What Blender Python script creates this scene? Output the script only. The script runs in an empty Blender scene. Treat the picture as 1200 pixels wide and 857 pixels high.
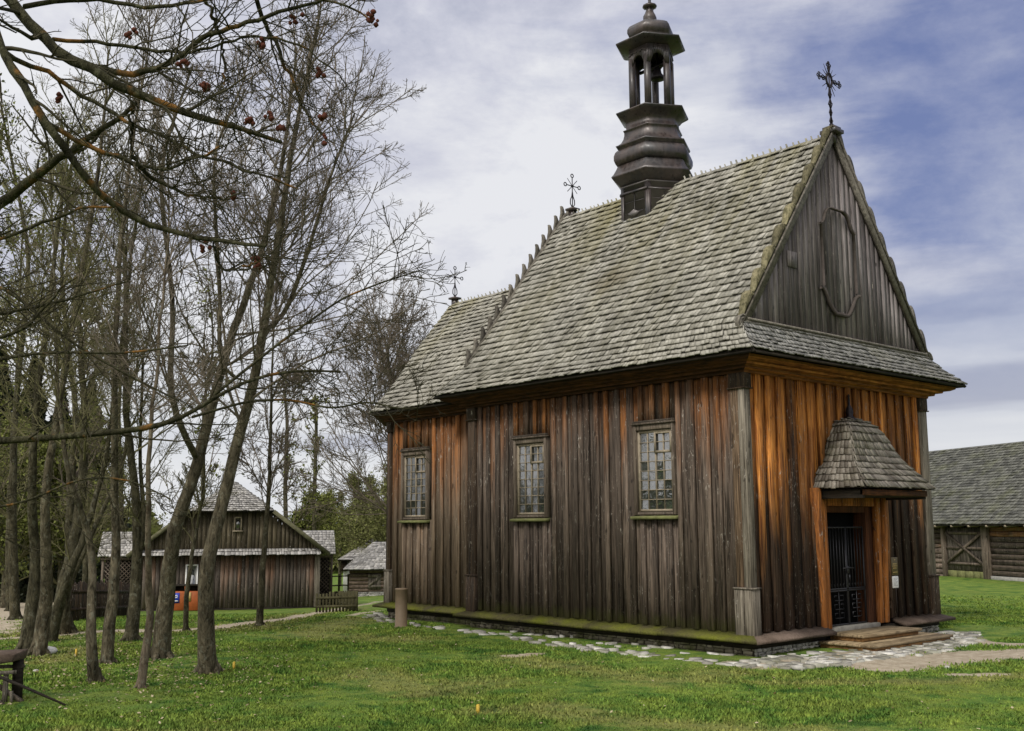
import bpy, math, random
import numpy as np
from mathutils import Vector, Matrix
random.seed(7)
rng = np.random.default_rng(11)
S = bpy.context.scene
COL = S.collection
R = math.radians

# ------------------------------------------------------------------ camera
CAM = np.array([11.1777, -15.2497, 2.196])
YAW, PITCH, ROLL, F = 2.417450, 0.147835, -0.005450, 1256.268
fw = np.array([math.cos(YAW)*math.cos(PITCH), math.sin(YAW)*math.cos(PITCH), math.sin(PITCH)])
rt0 = np.array([math.sin(YAW), -math.cos(YAW), 0.0])
up0 = np.cross(rt0, fw)
rt = rt0*math.cos(ROLL) + up0*math.sin(ROLL)
up = -rt0*math.sin(ROLL) + up0*math.cos(ROLL)
cam = bpy.data.cameras.new('camera')
co = bpy.data.objects.new('camera', cam); COL.objects.link(co)
co.matrix_world = Matrix(((rt[0], up[0], -fw[0], CAM[0]), (rt[1], up[1], -fw[1], CAM[1]), (rt[2], up[2], -fw[2], CAM[2]), (0, 0, 0, 1)))
cam.sensor_width = 36; cam.lens = F/1200*36; cam.clip_start = 0.1; cam.clip_end = 2000
S.camera = co

# ------------------------------------------------------------------ world and sun
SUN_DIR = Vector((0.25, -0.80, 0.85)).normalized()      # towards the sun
W = bpy.data.worlds.new('World'); S.world = W; W.use_nodes = True
def build_world():
    nt = W.node_tree; N = nt.nodes; L = nt.links; N.clear()
    out = N.new('ShaderNodeOutputWorld'); bg = N.new('ShaderNodeBackground'); L.new(bg.outputs[0], out.inputs[0])
    bg.inputs['Strength'].default_value = 0.10
    sky = N.new('ShaderNodeTexSky'); sky.sky_type = 'NISHITA'; sky.sun_disc = False
    sky.sun_elevation = math.asin(SUN_DIR.z); sky.sun_rotation = math.atan2(SUN_DIR.x, SUN_DIR.y)
    tc = N.new('ShaderNodeTexCoord')
    sep = N.new('ShaderNodeSeparateXYZ'); L.new(tc.outputs['Generated'], sep.inputs[0])
    def mth(op, a, b=None, c=None, clamp=False):
        n = N.new('ShaderNodeMath'); n.operation = op; n.use_clamp = clamp
        for i, v in enumerate((a, b, c)):
            if v is None: continue
            if isinstance(v, (int, float)): n.inputs[i].default_value = v
            else: L.new(v, n.inputs[i])
        return n.outputs[0]
    def ramp(v, pts):
        n = N.new('ShaderNodeValToRGB'); L.new(v, n.inputs[0]); e = n.color_ramp.elements
        while len(e) < len(pts): e.new(0.5)
        for k, (p_, c_) in enumerate(pts): e[k].position = p_; e[k].color = (*c_, 1)
        return n.outputs[0]
    def mix(f, a, b):
        n = N.new('ShaderNodeMix'); n.data_type = 'RGBA'
        for s_, v in ((0, f), (6, a), (7, b)):
            if isinstance(v, (int, float)): n.inputs[s_].default_value = v
            elif isinstance(v, tuple): n.inputs[s_].default_value = (*v, 1)
            else: L.new(v, n.inputs[s_])
        return n.outputs[2]
    # soft layered cloud: noise over the direction, flattened so that it lies in near-level bands
    def noise(scale, det, rough, dist, off=(0, 0, 0), sc=(1, 1, 1), rot=(0, 0, 0)):
        mp = N.new('ShaderNodeMapping'); L.new(tc.outputs['Generated'], mp.inputs[0])
        mp.inputs['Location'].default_value = off; mp.inputs['Scale'].default_value = sc; mp.inputs['Rotation'].default_value = rot
        n = N.new('ShaderNodeTexNoise'); L.new(mp.outputs[0], n.inputs['Vector'])
        n.inputs['Scale'].default_value = scale; n.inputs['Detail'].default_value = det; n.inputs['Roughness'].default_value = rough; n.inputs['Distortion'].default_value = dist
        return n.outputs[0]
    a = noise(2.3, 7, 0.58, 0.25, (0.35, 0.2, 2.30), (0.75, 0.75, 4.6), (0.05, 0.06, 0))
    b = noise(4.2, 7, 0.62, 0.15, (3, 5, 1), (1, 1, 1.7))
    side = mth('ADD', mth('MULTIPLY', sep.outputs[0], float(rt0[0])), mth('MULTIPLY', sep.outputs[1], float(rt0[1])))
    g = mth('MULTIPLY_ADD', mth('MAXIMUM', side, -0.15), 0.75, -0.11)
    m = mth('ADD', a, g)
    gap = ramp(m, [(0.45, (0, 0, 0)), (0.55, (.32, .32, .32)), (0.70, (.82, .82, .82))])
    gap = mix(1.0, gap, ramp(b, [(0.34, (1, 1, 1)), (0.62, (.62, .62, .62))])); gap.node.blend_type = 'MULTIPLY'
    cloud = ramp(b, [(0.34, (4.5, 4.75, 5.9)), (0.45, (6.1, 6.25, 7.2)), (0.58, (8.0, 8.1, 8.5))])
    blue = mix(0.2, (0.95, 1.45, 3.9), sky.outputs[0])
    col = mix(gap, cloud, blue)
    hz = ramp(sep.outputs[2], [(0.0, (1, 1, 1)), (0.08, (1, 1, 1)), (0.24, (0, 0, 0))])
    band = noise(2.0, 4, 0.5, 0.2, (1, 2, 0), (1, 1, 9))
    hcol = ramp(band, [(0.38, (4.6, 4.8, 5.6)), (0.48, (7.0, 7.2, 7.6)), (0.66, (8.2, 8.3, 8.4))])
    col = mix(mth('MULTIPLY', hz, 0.9), col, hcol)
    # the veiled sun brightens the cloud around it, behind the viewer
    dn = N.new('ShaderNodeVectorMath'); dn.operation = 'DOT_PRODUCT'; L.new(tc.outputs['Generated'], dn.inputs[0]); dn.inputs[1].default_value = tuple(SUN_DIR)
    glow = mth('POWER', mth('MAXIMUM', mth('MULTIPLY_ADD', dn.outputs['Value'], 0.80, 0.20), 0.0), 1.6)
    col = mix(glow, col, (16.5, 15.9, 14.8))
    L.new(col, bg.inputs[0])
build_world()
sl = bpy.data.lights.new('sun', 'SUN'); sl.energy = 2.3; sl.angle = R(12); sl.color = (1.0, 0.97, 0.92)
so = bpy.data.objects.new('sun', sl); COL.objects.link(so)
so.rotation_euler = SUN_DIR.to_track_quat('Z', 'Y').to_euler(); so.location = (10, -20, 30)
S.view_settings.view_transform = 'Standard'; S.view_settings.look = 'None'
S.view_settings.exposure = 0.0; S.view_settings.gamma = 1.0; S.view_settings.use_curve_mapping = False
S.render.engine = 'CYCLES'
S.cycles.max_bounces = 5; S.cycles.diffuse_bounces = 3; S.cycles.glossy_bounces = 3
S.cycles.use_denoising = True

# ------------------------------------------------------------------ geometry of the place
def pix(x, y, D):                       # a point D metres deep seen at pixel (x, y) of the 1200 px photograph
    return CAM + D*(fw + (x-600)/F*rt - (y-428.5)/F*up)
H0 = np.array([fw[0], fw[1]]); H0 = H0/np.linalg.norm(H0)
def ground_z(x, y):
    x = np.asarray(x, float); y = np.asarray(y, float)
    dx = x-CAM[0]; dy = y-CAM[1]
    s = dx*H0[0]+dy*H0[1]; lat = dx*rt0[0]+dy*rt0[1]
    sg = 1/(1+np.exp((lat+1.5)/2.5))
    t = np.clip(s-24, 0, None); t = np.where(t < 6, t*t/12, t-3); t = 45*(1-np.exp(-t/45))
    near = 0.45*np.clip(1-(s/7.0), 0, 1)**2
    return -0.080*t*sg + near
def hit(px, py):                        # where the ray of a pixel meets the ground
    d = fw + (px-600)/F*rt - (py-428.5)/F*up
    t = 6.0
    lo, hi = 4.0, 400.0
    ts = np.concatenate([np.arange(4, 60, 0.05), np.arange(60, 400, 0.5)])
    P = CAM+ts[:, None]*d
    k = np.argmax(P[:, 2] < ground_z(P[:, 0], P[:, 1]))
    q = P[k]; return np.array([q[0], q[1], float(ground_z(q[0], q[1]))]), ts[k]

# ------------------------------------------------------------------ object helpers
def tag(o, label=None, cat=None, group=None, kind=None):
    if label: o['label'] = label
    if cat: o['category'] = cat
    if group: o['group'] = group
    if kind: o['kind'] = kind
    return o
def empty(name, loc=(0, 0, 0), rz=0.0, parent=None):
    o = bpy.data.objects.new(name, None); COL.objects.link(o); o.location = loc; o.rotation_euler = (0, 0, rz)
    o.empty_display_size = 0.3
    if parent: o.parent = parent
    return o
def mesh_np(name, V, Fs, mats, parent=None, rnd=None, smooth=False, attr=None, matidx=None):
    """V (n,3); Fs: list of (m,k) index arrays"""
    me = bpy.data.meshes.new(name)
    V = np.asarray(V, np.float32); me.vertices.add(len(V)); me.vertices.foreach_set('co', V.ravel())
    Fs = [np.asarray(f, np.int32) for f in Fs if len(f)]
    tot = sum(f.size for f in Fs); nf = sum(len(f) for f in Fs)
    me.loops.add(tot); me.polygons.add(nf)
    me.loops.foreach_set('vertex_index', np.concatenate([f.ravel() for f in Fs]))
    ls = []; st = 0
    for f in Fs:
        k = f.shape[1]; ls.append(st+np.arange(len(f))*k); st += f.size
    me.polygons.foreach_set('loop_start', np.concatenate(ls).astype(np.int32))
    if matidx is not None: me.polygons.foreach_set('material_index', np.asarray(matidx, np.int32))
    if smooth: me.polygons.foreach_set('use_smooth', np.ones(nf, bool))
    if attr:
        for an, av in attr.items():
            a = me.attributes.new(an, 'FLOAT', 'POINT'); a.data.foreach_set('value', np.asarray(av, np.float32))
    me.update(calc_edges=True); me.validate()
    for m in (mats if isinstance(mats, (list, tuple)) else [mats]): me.materials.append(m)
    o = bpy.data.objects.new(name, me); COL.objects.link(o)
    if parent: o.parent = parent
    return o
class MB:
    def __init__(s): s.v = []; s.f = {}; s.mi = {}
    def add(s, vs, fs, mi=0):
        b = len(s.v); s.v += [tuple(map(float, q)) for q in vs]
        for f in fs:
            s.f.setdefault(len(f), []).append([b+i for i in f]); s.mi.setdefault(len(f), []).append(mi)
        return s
    def hexa(s, p, mi=0):               # 8 points: 4 bottom ccw, 4 top ccw
        return s.add(p, [(3, 2, 1, 0), (4, 5, 6, 7), (0, 1, 5, 4), (1, 2, 6, 5), (2, 3, 7, 6), (3, 0, 4, 7)], mi)
    def box(s, a, b, mi=0):
        x0, x1 = sorted((a[0], b[0])); y0, y1 = sorted((a[1], b[1])); z0, z1 = sorted((a[2], b[2]))
        return s.hexa([(x0, y0, z0), (x1, y0, z0), (x1, y1, z0), (x0, y1, z0), (x0, y0, z1), (x1, y0, z1), (x1, y1, z1), (x0, y1, z1)], mi)
    def bar(s, a, b, w, h=None, upv=(0, 0, 1), mi=0):
        a = Vector(a); b = Vector(b); d = (b-a).normalized(); u = Vector(upv)
        if abs(d.dot(u)) > 0.97: u = Vector((1, 0, 0))
        r = d.cross(u).normalized(); u = r.cross(d).normalized(); h = h or w; r *= w/2; u *= h/2
        return s.hexa([a-r-u, a+r-u, a+r+u, a-r+u, b-r-u, b+r-u, b+r+u, b-r+u], mi)
    def prism(s, pts, off, mi=0):       # polygon extruded by vector off
        n = len(pts); off = np.asarray(off, float); P = [np.asarray(q, float) for q in pts]
        return s.add(P+[q+off for q in P], [tuple(range(n))[::-1], tuple(range(n, 2*n))]+[(i, (i+1) % n, (i+1) % n+n, i+n) for i in range(n)], mi)
    def lathe(s, prof, c, n=12, a0=0.0, mi=0, sx=1.0):
        vs = []; fs = []
        for (r, z) in prof:
            for k in range(n):
                a = a0+2*math.pi*k/n; vs.append((c[0]+r*math.cos(a), c[1]+r*math.sin(a), c[2]+z))
        m = len(prof)
        for j in range(m-1):
            for k in range(n):
                k2 = (k+1) % n; fs.append((j*n+k, j*n+k2, (j+1)*n+k2, (j+1)*n+k))
        fs.append(tuple(range(n))[::-1]); fs.append(tuple((m-1)*n+k for k in range(n)))
        return s.add(vs, fs, mi)
    def tube(s, pts, r, n=6, mi=0):
        pts = [Vector(q) for q in pts]; rs = r if isinstance(r, (list, tuple)) else [r]*len(pts)
        vs = []; fs = []; u = None
        for i, q in enumerate(pts):
            d = (pts[min(i+1, len(pts)-1)]-pts[max(i-1, 0)]).normalized()
            if u is None: u = Vector((0, 0, 1)) if abs(d.z) < .9 else Vector((1, 0, 0))
            u = (u-d*u.dot(d)).normalized(); w = d.cross(u)
            for k in range(n):
                a = 2*math.pi*k/n; vs.append(q+(u*math.cos(a)+w*math.sin(a))*rs[i])
        for j in range(len(pts)-1):
            for k in range(n):
                k2 = (k+1) % n; fs.append((j*n+k, j*n+k2, (j+1)*n+k2, (j+1)*n+k))
        fs.append(tuple(range(n))[::-1]); fs.append(tuple((len(pts)-1)*n+k for k in range(n)))
        return s.add(vs, fs, mi)
    def build(s, name, mats, parent=None, smooth=False):
        ks = sorted(s.f); mi = np.concatenate([np.array(s.mi[k]) for k in ks])
        return mesh_np(name, s.v, [np.array(s.f[k]) for k in ks], mats, parent, smooth=smooth, matidx=mi)
def bevel(o, w, seg=1):
    m = o.modifiers.new('bevel', 'BEVEL'); m.width = w; m.segments = seg; m.limit_method = 'ANGLE'; return o

# ------------------------------------------------------------------ materials
class NM:
    def __init__(s, name, rough=0.85, spec=0.25):
        s.m = bpy.data.materials.new(name); s.m.use_nodes = True; s.nt = s.m.node_tree; s.N = s.nt.nodes; s.L = s.nt.links
        s.b = s.N['Principled BSDF']; s.b.inputs['Roughness'].default_value = rough; s.b.inputs['Specular IOR Level'].default_value = spec
        s.geo = s.N.new('ShaderNodeNewGeometry'); s.tc = s.N.new('ShaderNodeTexCoord'); s.obj = s.tc.outputs['Object']
        s.isl = s.geo.outputs['Random Per Island']; s.pos = s.geo.outputs['Position']
    def put(s, sock, v):
        if isinstance(v, (int, float)): sock.default_value = v
        elif isinstance(v, tuple): sock.default_value = (*v, 1) if len(v) == 3 and sock.type == 'RGBA' else v
        else: s.L.new(v, sock)
    def math(s, op, a, b=None, c=None, clamp=False):
        n = s.N.new('ShaderNodeMath'); n.operation = op; n.use_clamp = clamp
        for i, v in enumerate((a, b, c)):
            if v is not None: s.put(n.inputs[i], v)
        return n.outputs[0]
    def noise(s, scale, sc=(1, 1, 1), det=3, rough=0.55, dist=0.0, vec=None, shift=None):
        v = vec or s.obj
        if shift is not None:           # moves the pattern by a random amount per board
            c = s.N.new('ShaderNodeCombineXYZ'); s.L.new(s.math('MULTIPLY', shift, 57.0), c.inputs[2]); s.L.new(s.math('MULTIPLY', shift, 91.0), c.inputs[0])
            a = s.N.new('ShaderNodeVectorMath'); a.operation = 'ADD'; s.L.new(v, a.inputs[0]); s.L.new(c.outputs[0], a.inputs[1]); v = a.outputs[0]
        mp = s.N.new('ShaderNodeMapping'); s.L.new(v, mp.inputs[0]); mp.inputs['Scale'].default_value = sc
        n = s.N.new('ShaderNodeTexNoise'); s.L.new(mp.outputs[0], n.inputs['Vector'])
        n.inputs['Scale'].default_value = scale; n.inputs['Detail'].default_value = det; n.inputs['Roughness'].default_value = rough; n.inputs['Distortion'].default_value = dist
        return n.outputs[0]
    def rng(s, v, a, b, c=0.0, d=1.0):
        n = s.N.new('ShaderNodeMapRange'); s.put(n.inputs[0], v); n.inputs[1].default_value = a; n.inputs[2].default_value = b; n.inputs[3].default_value = c; n.inputs[4].default_value = d
        return n.outputs[0]
    def ramp(s, v, pts):
        n = s.N.new('ShaderNodeValToRGB'); s.L.new(v, n.inputs[0]); e = n.color_ramp.elements
        while len(e) < len(pts): e.new(0.5)
        for k, (p_, c_) in enumerate(pts): e[k].position = p_; e[k].color = (*c_, 1)
        return n.outputs[0]
    def mix(s, f, a, b, mode='MIX'):
        n = s.N.new('ShaderNodeMix'); n.data_type = 'RGBA'; n.blend_type = mode
        s.put(n.inputs[0], f); s.put(n.inputs[6], a); s.put(n.inputs[7], b); return n.outputs[2]
    def gray(s, v):                     # scalar to a multiplier colour
        c = s.N.new('ShaderNodeCombineColor'); [s.L.new(v, c.inputs[i]) for i in range(3)]; return c.outputs[0]
    def mul(s, col, v): return s.mix(1.0, col, s.gray(v), 'MULTIPLY')
    def xyz(s, v=None):
        n = s.N.new('ShaderNodeSeparateXYZ'); s.L.new(v or s.obj, n.inputs[0]); return n.outputs
    def attr(s, name):
        n = s.N.new('ShaderNodeAttribute'); n.attribute_name = name; return n.outputs['Fac']
    def bump(s, h, st=0.5, dist=0.01):
        n = s.N.new('ShaderNodeBump'); n.inputs['Strength'].default_value = st; n.inputs['Distance'].default_value = dist; s.L.new(h, n.inputs['Height']); s.L.new(n.outputs[0], s.b.inputs['Normal'])
    def done(s, col): s.put(s.b.inputs['Base Color'], col); return s.m

def board_mat(name, warm_z=None, warm=(0.33, 0.105, 0.025), warm2=(0.12, 0.035, 0.012), dark=(0.055, 0.040, 0.031), light=(0.15, 0.115, 0.09), flecks=True, grain=(24, 24, 0.9), warm_amt=1.0, wide=0.9, moss_z=None, axis='z'):
    m = NM(name, 0.8, 0.2)
    g = m.noise(1.6, grain, 4, 0.65, 0.6, shift=m.isl)
    big = m.noise(1.0, (5, 5, 0.35), 3, 0.6, 0.3, shift=m.isl)
    col = m.mix(m.rng(m.math('ADD', g, m.math('MULTIPLY', big, 0.6)), 0.62, 0.98), dark, light)
    if warm_z is not None:
        z = m.xyz()[2]
        n2 = m.noise(1.0, (4.0, 4.0, 0.5), 3, 0.6, 0.4, shift=m.isl)
        n3 = m.noise(0.5, (1, 1, 0.6), 2, 0.5)
        zz = m.math('ADD', z, m.math('ADD', m.math('MULTIPLY', m.math('SUBTRACT', n2, 0.5), 3.4), m.math('ADD', m.math('MULTIPLY', m.math('SUBTRACT', m.isl, 0.5), 1.5), m.math('MULTIPLY', m.math('SUBTRACT', n3, 0.5), 1.2))))
        w = m.math('MULTIPLY', m.rng(zz, warm_z-wide, warm_z+wide), warm_amt)
        wc = m.mix(m.rng(g, 0.38, 0.62), warm2, warm)
        col = m.mix(w, col, wc)
    tone = m.rng(m.isl, 0, 1, 0.55, 1.35)
    col = m.mul(col, tone)
    # grain lines and dark cracks
    cr = m.noise(3.0, (grain[0]*1.2, grain[1]*1.2, grain[2]*0.6), 2, 0.5, 0.2, shift=m.isl)
    col = m.mul(col, m.rng(cr, 0.30, 0.46, 0.45, 1.0))
    if flecks:
        fl = m.noise(9.0, (2.6, 2.6, 0.8), 3, 0.7, 1.2)
        fl2 = m.noise(1.1, (1, 1, 1), 2, 0.5)
        col = m.mix(m.math('MULTIPLY', m.rng(fl, 0.61, 0.68), m.rng(fl2, 0.40, 0.55)), col, (0.30, 0.27, 0.23))
        kn = m.noise(5.0, (2, 2, 0.9), 1, 0.5, 0.0)
        col = m.mul(col, m.rng(kn, 0.24, 0.30, 0.35, 1.0))
    if moss_z is not None:
        z = m.xyz()[2]; mz = m.noise(6, (1, 1, 0.5), 3, 0.6)
        col = m.mix(m.rng(m.math('ADD', z, m.math('MULTIPLY', m.math('SUBTRACT', mz, .5), .5)), moss_z, moss_z-0.22, 0, 0.6), col, (0.10, 0.105, 0.03))
    m.bump(m.math('ADD', g, m.math('MULTIPLY', cr, 0.7)), 0.6, 0.012)
    return m.done(col)

def shingle_mat(name, a=(0.225, 0.212, 0.178), b=(0.44, 0.42, 0.37), moss=(0.24, 0.21, 0.075), moss_amt=0.65, spec=0.3, patches=False):
    m = NM(name, 0.75, spec)
    g = m.noise(22, (1, 1, 1), 3, 0.6)
    col = m.mix(m.isl, a, b)
    col = m.mul(col, m.rng(g, 0.3, 0.7, 0.78, 1.15))
    ft = m.noise(60, (1, 1, 0.3), 2, 0.6)
    col = m.mul(col, m.rng(ft, 0.35, 0.6, 0.75, 1.05))
    if patches:
        xyz = m.xyz(); st = m.noise(1.0, (1.3, 0.16, 0.16), 3, 0.6, 0.4)   # moss running down the slope
        st2 = m.noise(0.42, (1, 0.5, 0.5), 3, 0.6)
        top = m.rng(xyz[2], 6.0, 9.8, 0.15, 1.0)
        k = m.math('MULTIPLY', m.math('MULTIPLY', m.rng(st, 0.40, 0.58), top), m.rng(st2, 0.34, 0.56))
        col = m.mix(m.math('MULTIPLY', k, moss_amt), col, moss)
        # a darker patch in the middle of the slope
        vx = m.math('ADD', m.math('ABSOLUTE', m.math('MULTIPLY', m.math('SUBTRACT', xyz[0], -4.15), 0.9)), m.math('ABSOLUTE', m.math('MULTIPLY', m.math('SUBTRACT', xyz[2], 7.35), 1.6)))
        pd = m.math('ADD', vx, m.math('MULTIPLY', st2, 1.4))
        col = m.mix(m.rng(pd, 1.55, 0.95, 0, 0.6), col, (0.16, 0.135, 0.085))
        col = m.mul(col, m.rng(m.noise(0.8, (1, 1, 1), 4, 0.65), 0.3, 0.7, 0.72, 1.15))
    else:
        k = m.rng(m.noise(1.2, (1, 1, 1), 3, 0.6), 0.5, 0.7)
        col = m.mix(m.math('MULTIPLY', k, moss_amt), col, moss)
    m.bump(ft, 0.35, 0.006)
    return m.done(col)

def plain(name, c, rough=0.7, spec=0.3, var=0.25, scale=6, metal=0.0, sc=(1, 1, 1)):
    m = NM(name, rough, spec); n = m.noise(scale, sc, 4, 0.6)
    m.b.inputs['Metallic'].default_value = metal
    m.bump(n, 0.3, 0.01)
    return m.done(m.mul(m.mix(0.0, c, c), m.rng(n, 0.25, 0.75, 1-var, 1+var)))

M = {}
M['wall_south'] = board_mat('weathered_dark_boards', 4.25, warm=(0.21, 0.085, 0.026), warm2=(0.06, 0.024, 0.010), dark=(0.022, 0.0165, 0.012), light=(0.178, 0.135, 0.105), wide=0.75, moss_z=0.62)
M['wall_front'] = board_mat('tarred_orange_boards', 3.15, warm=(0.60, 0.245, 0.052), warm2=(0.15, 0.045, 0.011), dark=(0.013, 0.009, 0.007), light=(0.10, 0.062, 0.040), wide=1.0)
M['wall_chancel'] = board_mat('tan_boards', 3.6, warm=(0.29, 0.115, 0.034), warm2=(0.090, 0.034, 0.012), dark=(0.065, 0.046, 0.031), light=(0.225, 0.165, 0.115), wide=1.1, moss_z=0.5)
M['pilaster'] = board_mat('bleached_boards', None, dark=(0.035, 0.022, 0.013), light=(0.20, 0.135, 0.085))
M['pilaster_dark'] = board_mat('sooty_boards', None, dark=(0.014, 0.011, 0.009), light=(0.07, 0.045, 0.028))
M['pilaster_base'] = board_mat('silver_boards', None, dark=(0.035, 0.028, 0.020), light=(0.23, 0.20, 0.158))
M['gable'] = board_mat('silver_grey_boards', None, dark=(0.060, 0.050, 0.048), light=(0.24, 0.212, 0.205))
M['rake'] = board_mat('grey_carved_wood', None, dark=(0.075, 0.066, 0.055), light=(0.20, 0.18, 0.15), grain=(10, 10, 10), flecks=False)
M['crocket'] = board_mat('greened_carved_wood', None, dark=(0.075, 0.068, 0.035), light=(0.24, 0.21, 0.125), grain=(8, 8, 8), flecks=False)
M['portal'] = board_mat('orange_timber', None, dark=(0.045, 0.014, 0.006), light=(0.36, 0.135, 0.032), flecks=True)
M['portal_dark'] = board_mat('brown_timber', None, dark=(0.022, 0.009, 0.005), light=(0.10, 0.036, 0.013), flecks=False)
M['cornice'] = board_mat('brown_and_shaded_timber', None, dark=(0.022, 0.010, 0.006), light=(0.10, 0.040, 0.016), grain=(0.9, 0.9, 26), flecks=False)  # brown timber; away from the front, the cornice's shade is put into this colour
M['cornice_front'] = board_mat('orange_cornice_timber', None, dark=(0.13, 0.042, 0.012), light=(0.42, 0.165, 0.045), grain=(0.9, 0.9, 26), flecks=False)
M['beam'] = board_mat('black_sill_beam', None, dark=(0.012, 0.010, 0.008), light=(0.035, 0.027, 0.02), grain=(0.9, 0.9, 20), flecks=False)
M['core'] = plain('dark_inner_boards', (0.012, 0.009, 0.007), 0.95, 0.1)
M['frame'] = board_mat('window_casing_wood', None, dark=(0.05, 0.038, 0.028), light=(0.17, 0.135, 0.105))
M['sash'] = plain('bleached_sash_wood', (0.27, 0.225, 0.165), 0.8, 0.2, 0.3, 14)
M['mossy'] = plain('mossy_sill_wood', (0.15, 0.155, 0.065), 0.95, 0.1, 0.35, 9)
M['shingle'] = shingle_mat('pale_shingles', patches=True)
M['shingle_front'] = shingle_mat('grey_shingles', (0.13, 0.125, 0.115), (0.31, 0.30, 0.28), moss_amt=0.15)
M['shingle_canopy'] = shingle_mat('brown_grey_shingles', (0.085, 0.07, 0.055), (0.28, 0.25, 0.21), (0.15, 0.15, 0.07), 0.35)
M['shingle_barn'] = shingle_mat('mottled_barn_shingles', (0.06, 0.060, 0.054), (0.165, 0.165, 0.145), (0.13, 0.14, 0.05), 0.3)
M['shingle_bright'] = shingle_mat('silver_shingles', (0.22, 0.21, 0.20), (0.48, 0.46, 0.44), moss_amt=0.1)
M['metal'] = None
def metal_mat():
    m = NM('weathered_sheet_metal', 0.42, 0.5); m.b.inputs['Metallic'].default_value = 0.2
    n = m.noise(2.4, (1, 1, 0.7), 5, 0.65); n2 = m.noise(14, (1, 1, 0.25), 3, 0.6)
    col = m.mix(m.rng(n, 0.35, 0.65), (0.027, 0.027, 0.030), (0.070, 0.052, 0.047))
    col = m.mul(col, m.rng(n2, 0.3, 0.7, 0.65, 1.3)); m.bump(n, 0.25, 0.02)
    m.put(m.b.inputs['Roughness'], m.rng(n2, 0.3, 0.7, 0.25, 0.55)); return m.done(col)
M['metal'] = metal_mat()
M['metal_panel'] = plain('grey_sheet_panels', (0.115, 0.102, 0.10), 0.5, 0.5, 0.35, 3, 0.1)
M['iron'] = plain('black_wrought_iron', (0.018, 0.014, 0.018), 0.5, 0.5, 0.3, 20, 0.6)
M['gate_iron'] = plain('dark_gate_iron', (0.03, 0.03, 0.033), 0.45, 0.5, 0.3, 20, 0.5)
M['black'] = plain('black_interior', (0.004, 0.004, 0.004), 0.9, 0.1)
def glass_mat(name, base, r=0.06, spec=0.9):
    m = NM(name, r, spec); m.b.inputs['IOR'].default_value = 2.1; g = m.noise(7, (1, 1, 1), 3, 0.6, 0.8)
    m.bump(g, 0.35, 0.006)
    col = m.mix(m.isl, base, tuple(c*2.6 for c in base)); return m.done(col)
M['glass'] = glass_mat('old_window_glass', (0.018, 0.020, 0.020), 0.03, 1.0)
M['glass_dark'] = glass_mat('dark_window_glass', (0.012, 0.013, 0.012), 0.07, 0.6)
def ledge_mat(name, c1, c2):
    m = NM(name, 0.95, 0.1); n = m.noise(1.6, (1, 1, 1), 4, 0.6); n2 = m.noise(30, (1, 1, 1), 3, 0.7)
    col = m.mix(m.rng(n, 0.35, 0.62), c1, c2); m.bump(n2, 0.8, 0.02)
    return m.done(m.mul(col, m.rng(n2, 0.25, 0.75, 0.6, 1.35)))
M['ledge_moss'] = ledge_mat('moss_covered_plank', (0.125, 0.135, 0.018), (0.085, 0.075, 0.035))
M['ledge_brown'] = ledge_mat('brown_worn_plank', (0.085, 0.062, 0.048), (0.16, 0.12, 0.095))
def stone_mat(name, a, b, moss=0.0):
    m = NM(name, 0.9, 0.2); n = m.noise(8, (1, 1, 1), 4, 0.65)
    col = m.mix(m.isl, a, b); col = m.mul(col, m.rng(n, 0.25, 0.75, 0.6, 1.25))
    if moss: col = m.mix(m.math('MULTIPLY', m.rng(m.noise(1.8, (1, 1, 1), 3, .6), 0.42, 0.62), moss), col, (0.075, 0.08, 0.025))
    m.bump(n, 0.6, 0.02); return m.done(col)
M['plinth'] = stone_mat('mossy_fieldstone', (0.12, 0.105, 0.08), (0.30, 0.27, 0.21), 0.75)
M['plinth_front'] = stone_mat('pale_fieldstone', (0.26, 0.25, 0.23), (0.52, 0.50, 0.46), 0.1)
M['mortar'] = plain('dark_joint', (0.035, 0.03, 0.022), 0.95, 0.1)
M['paving'] = stone_mat('pale_limestone_flags', (0.22, 0.205, 0.175), (0.60, 0.58, 0.53), 0.55)
M['step'] = board_mat('worn_step_planks', None, dark=(0.14, 0.10, 0.055), light=(0.30, 0.23, 0.14), grain=(12, 1.0, 12), flecks=False)
M['step_side'] = board_mat('orange_step_risers', None, dark=(0.09, 0.045, 0.018), light=(0.26, 0.145, 0.055), grain=(12, 1.0, 12), flecks=False)
M['bollard'] = plain('brown_painted_bollard', (0.15, 0.108, 0.068), 0.6, 0.3, 0.12, 12)
M['yellow'] = plain('yellow_peg_paint', (0.50, 0.34, 0.045), 0.6, 0.3, 0.15, 20)
M['white'] = plain('white_paper', (0.75, 0.74, 0.72), 0.7, 0.3, 0.05, 20)
M['olive'] = plain('olive_plaque_enamel', (0.10, 0.075, 0.03), 0.5, 0.4, 0.3, 20)
M['gold'] = plain('dull_gold_lettering', (0.42, 0.30, 0.10), 0.5, 0.4, 0.2, 20)
M['ink'] = plain('grey_print', (0.25, 0.25, 0.26), 0.8, 0.2, 0.1, 20)
M['binred'] = plain('orange_brown_bin_boards', (0.30, 0.075, 0.018), 0.6, 0.3, 0.2, 8)
M['blue'] = plain('blue_sticker', (0.03, 0.05, 0.36), 0.5, 0.3, 0.05, 8)
M['bark'] = None
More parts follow.
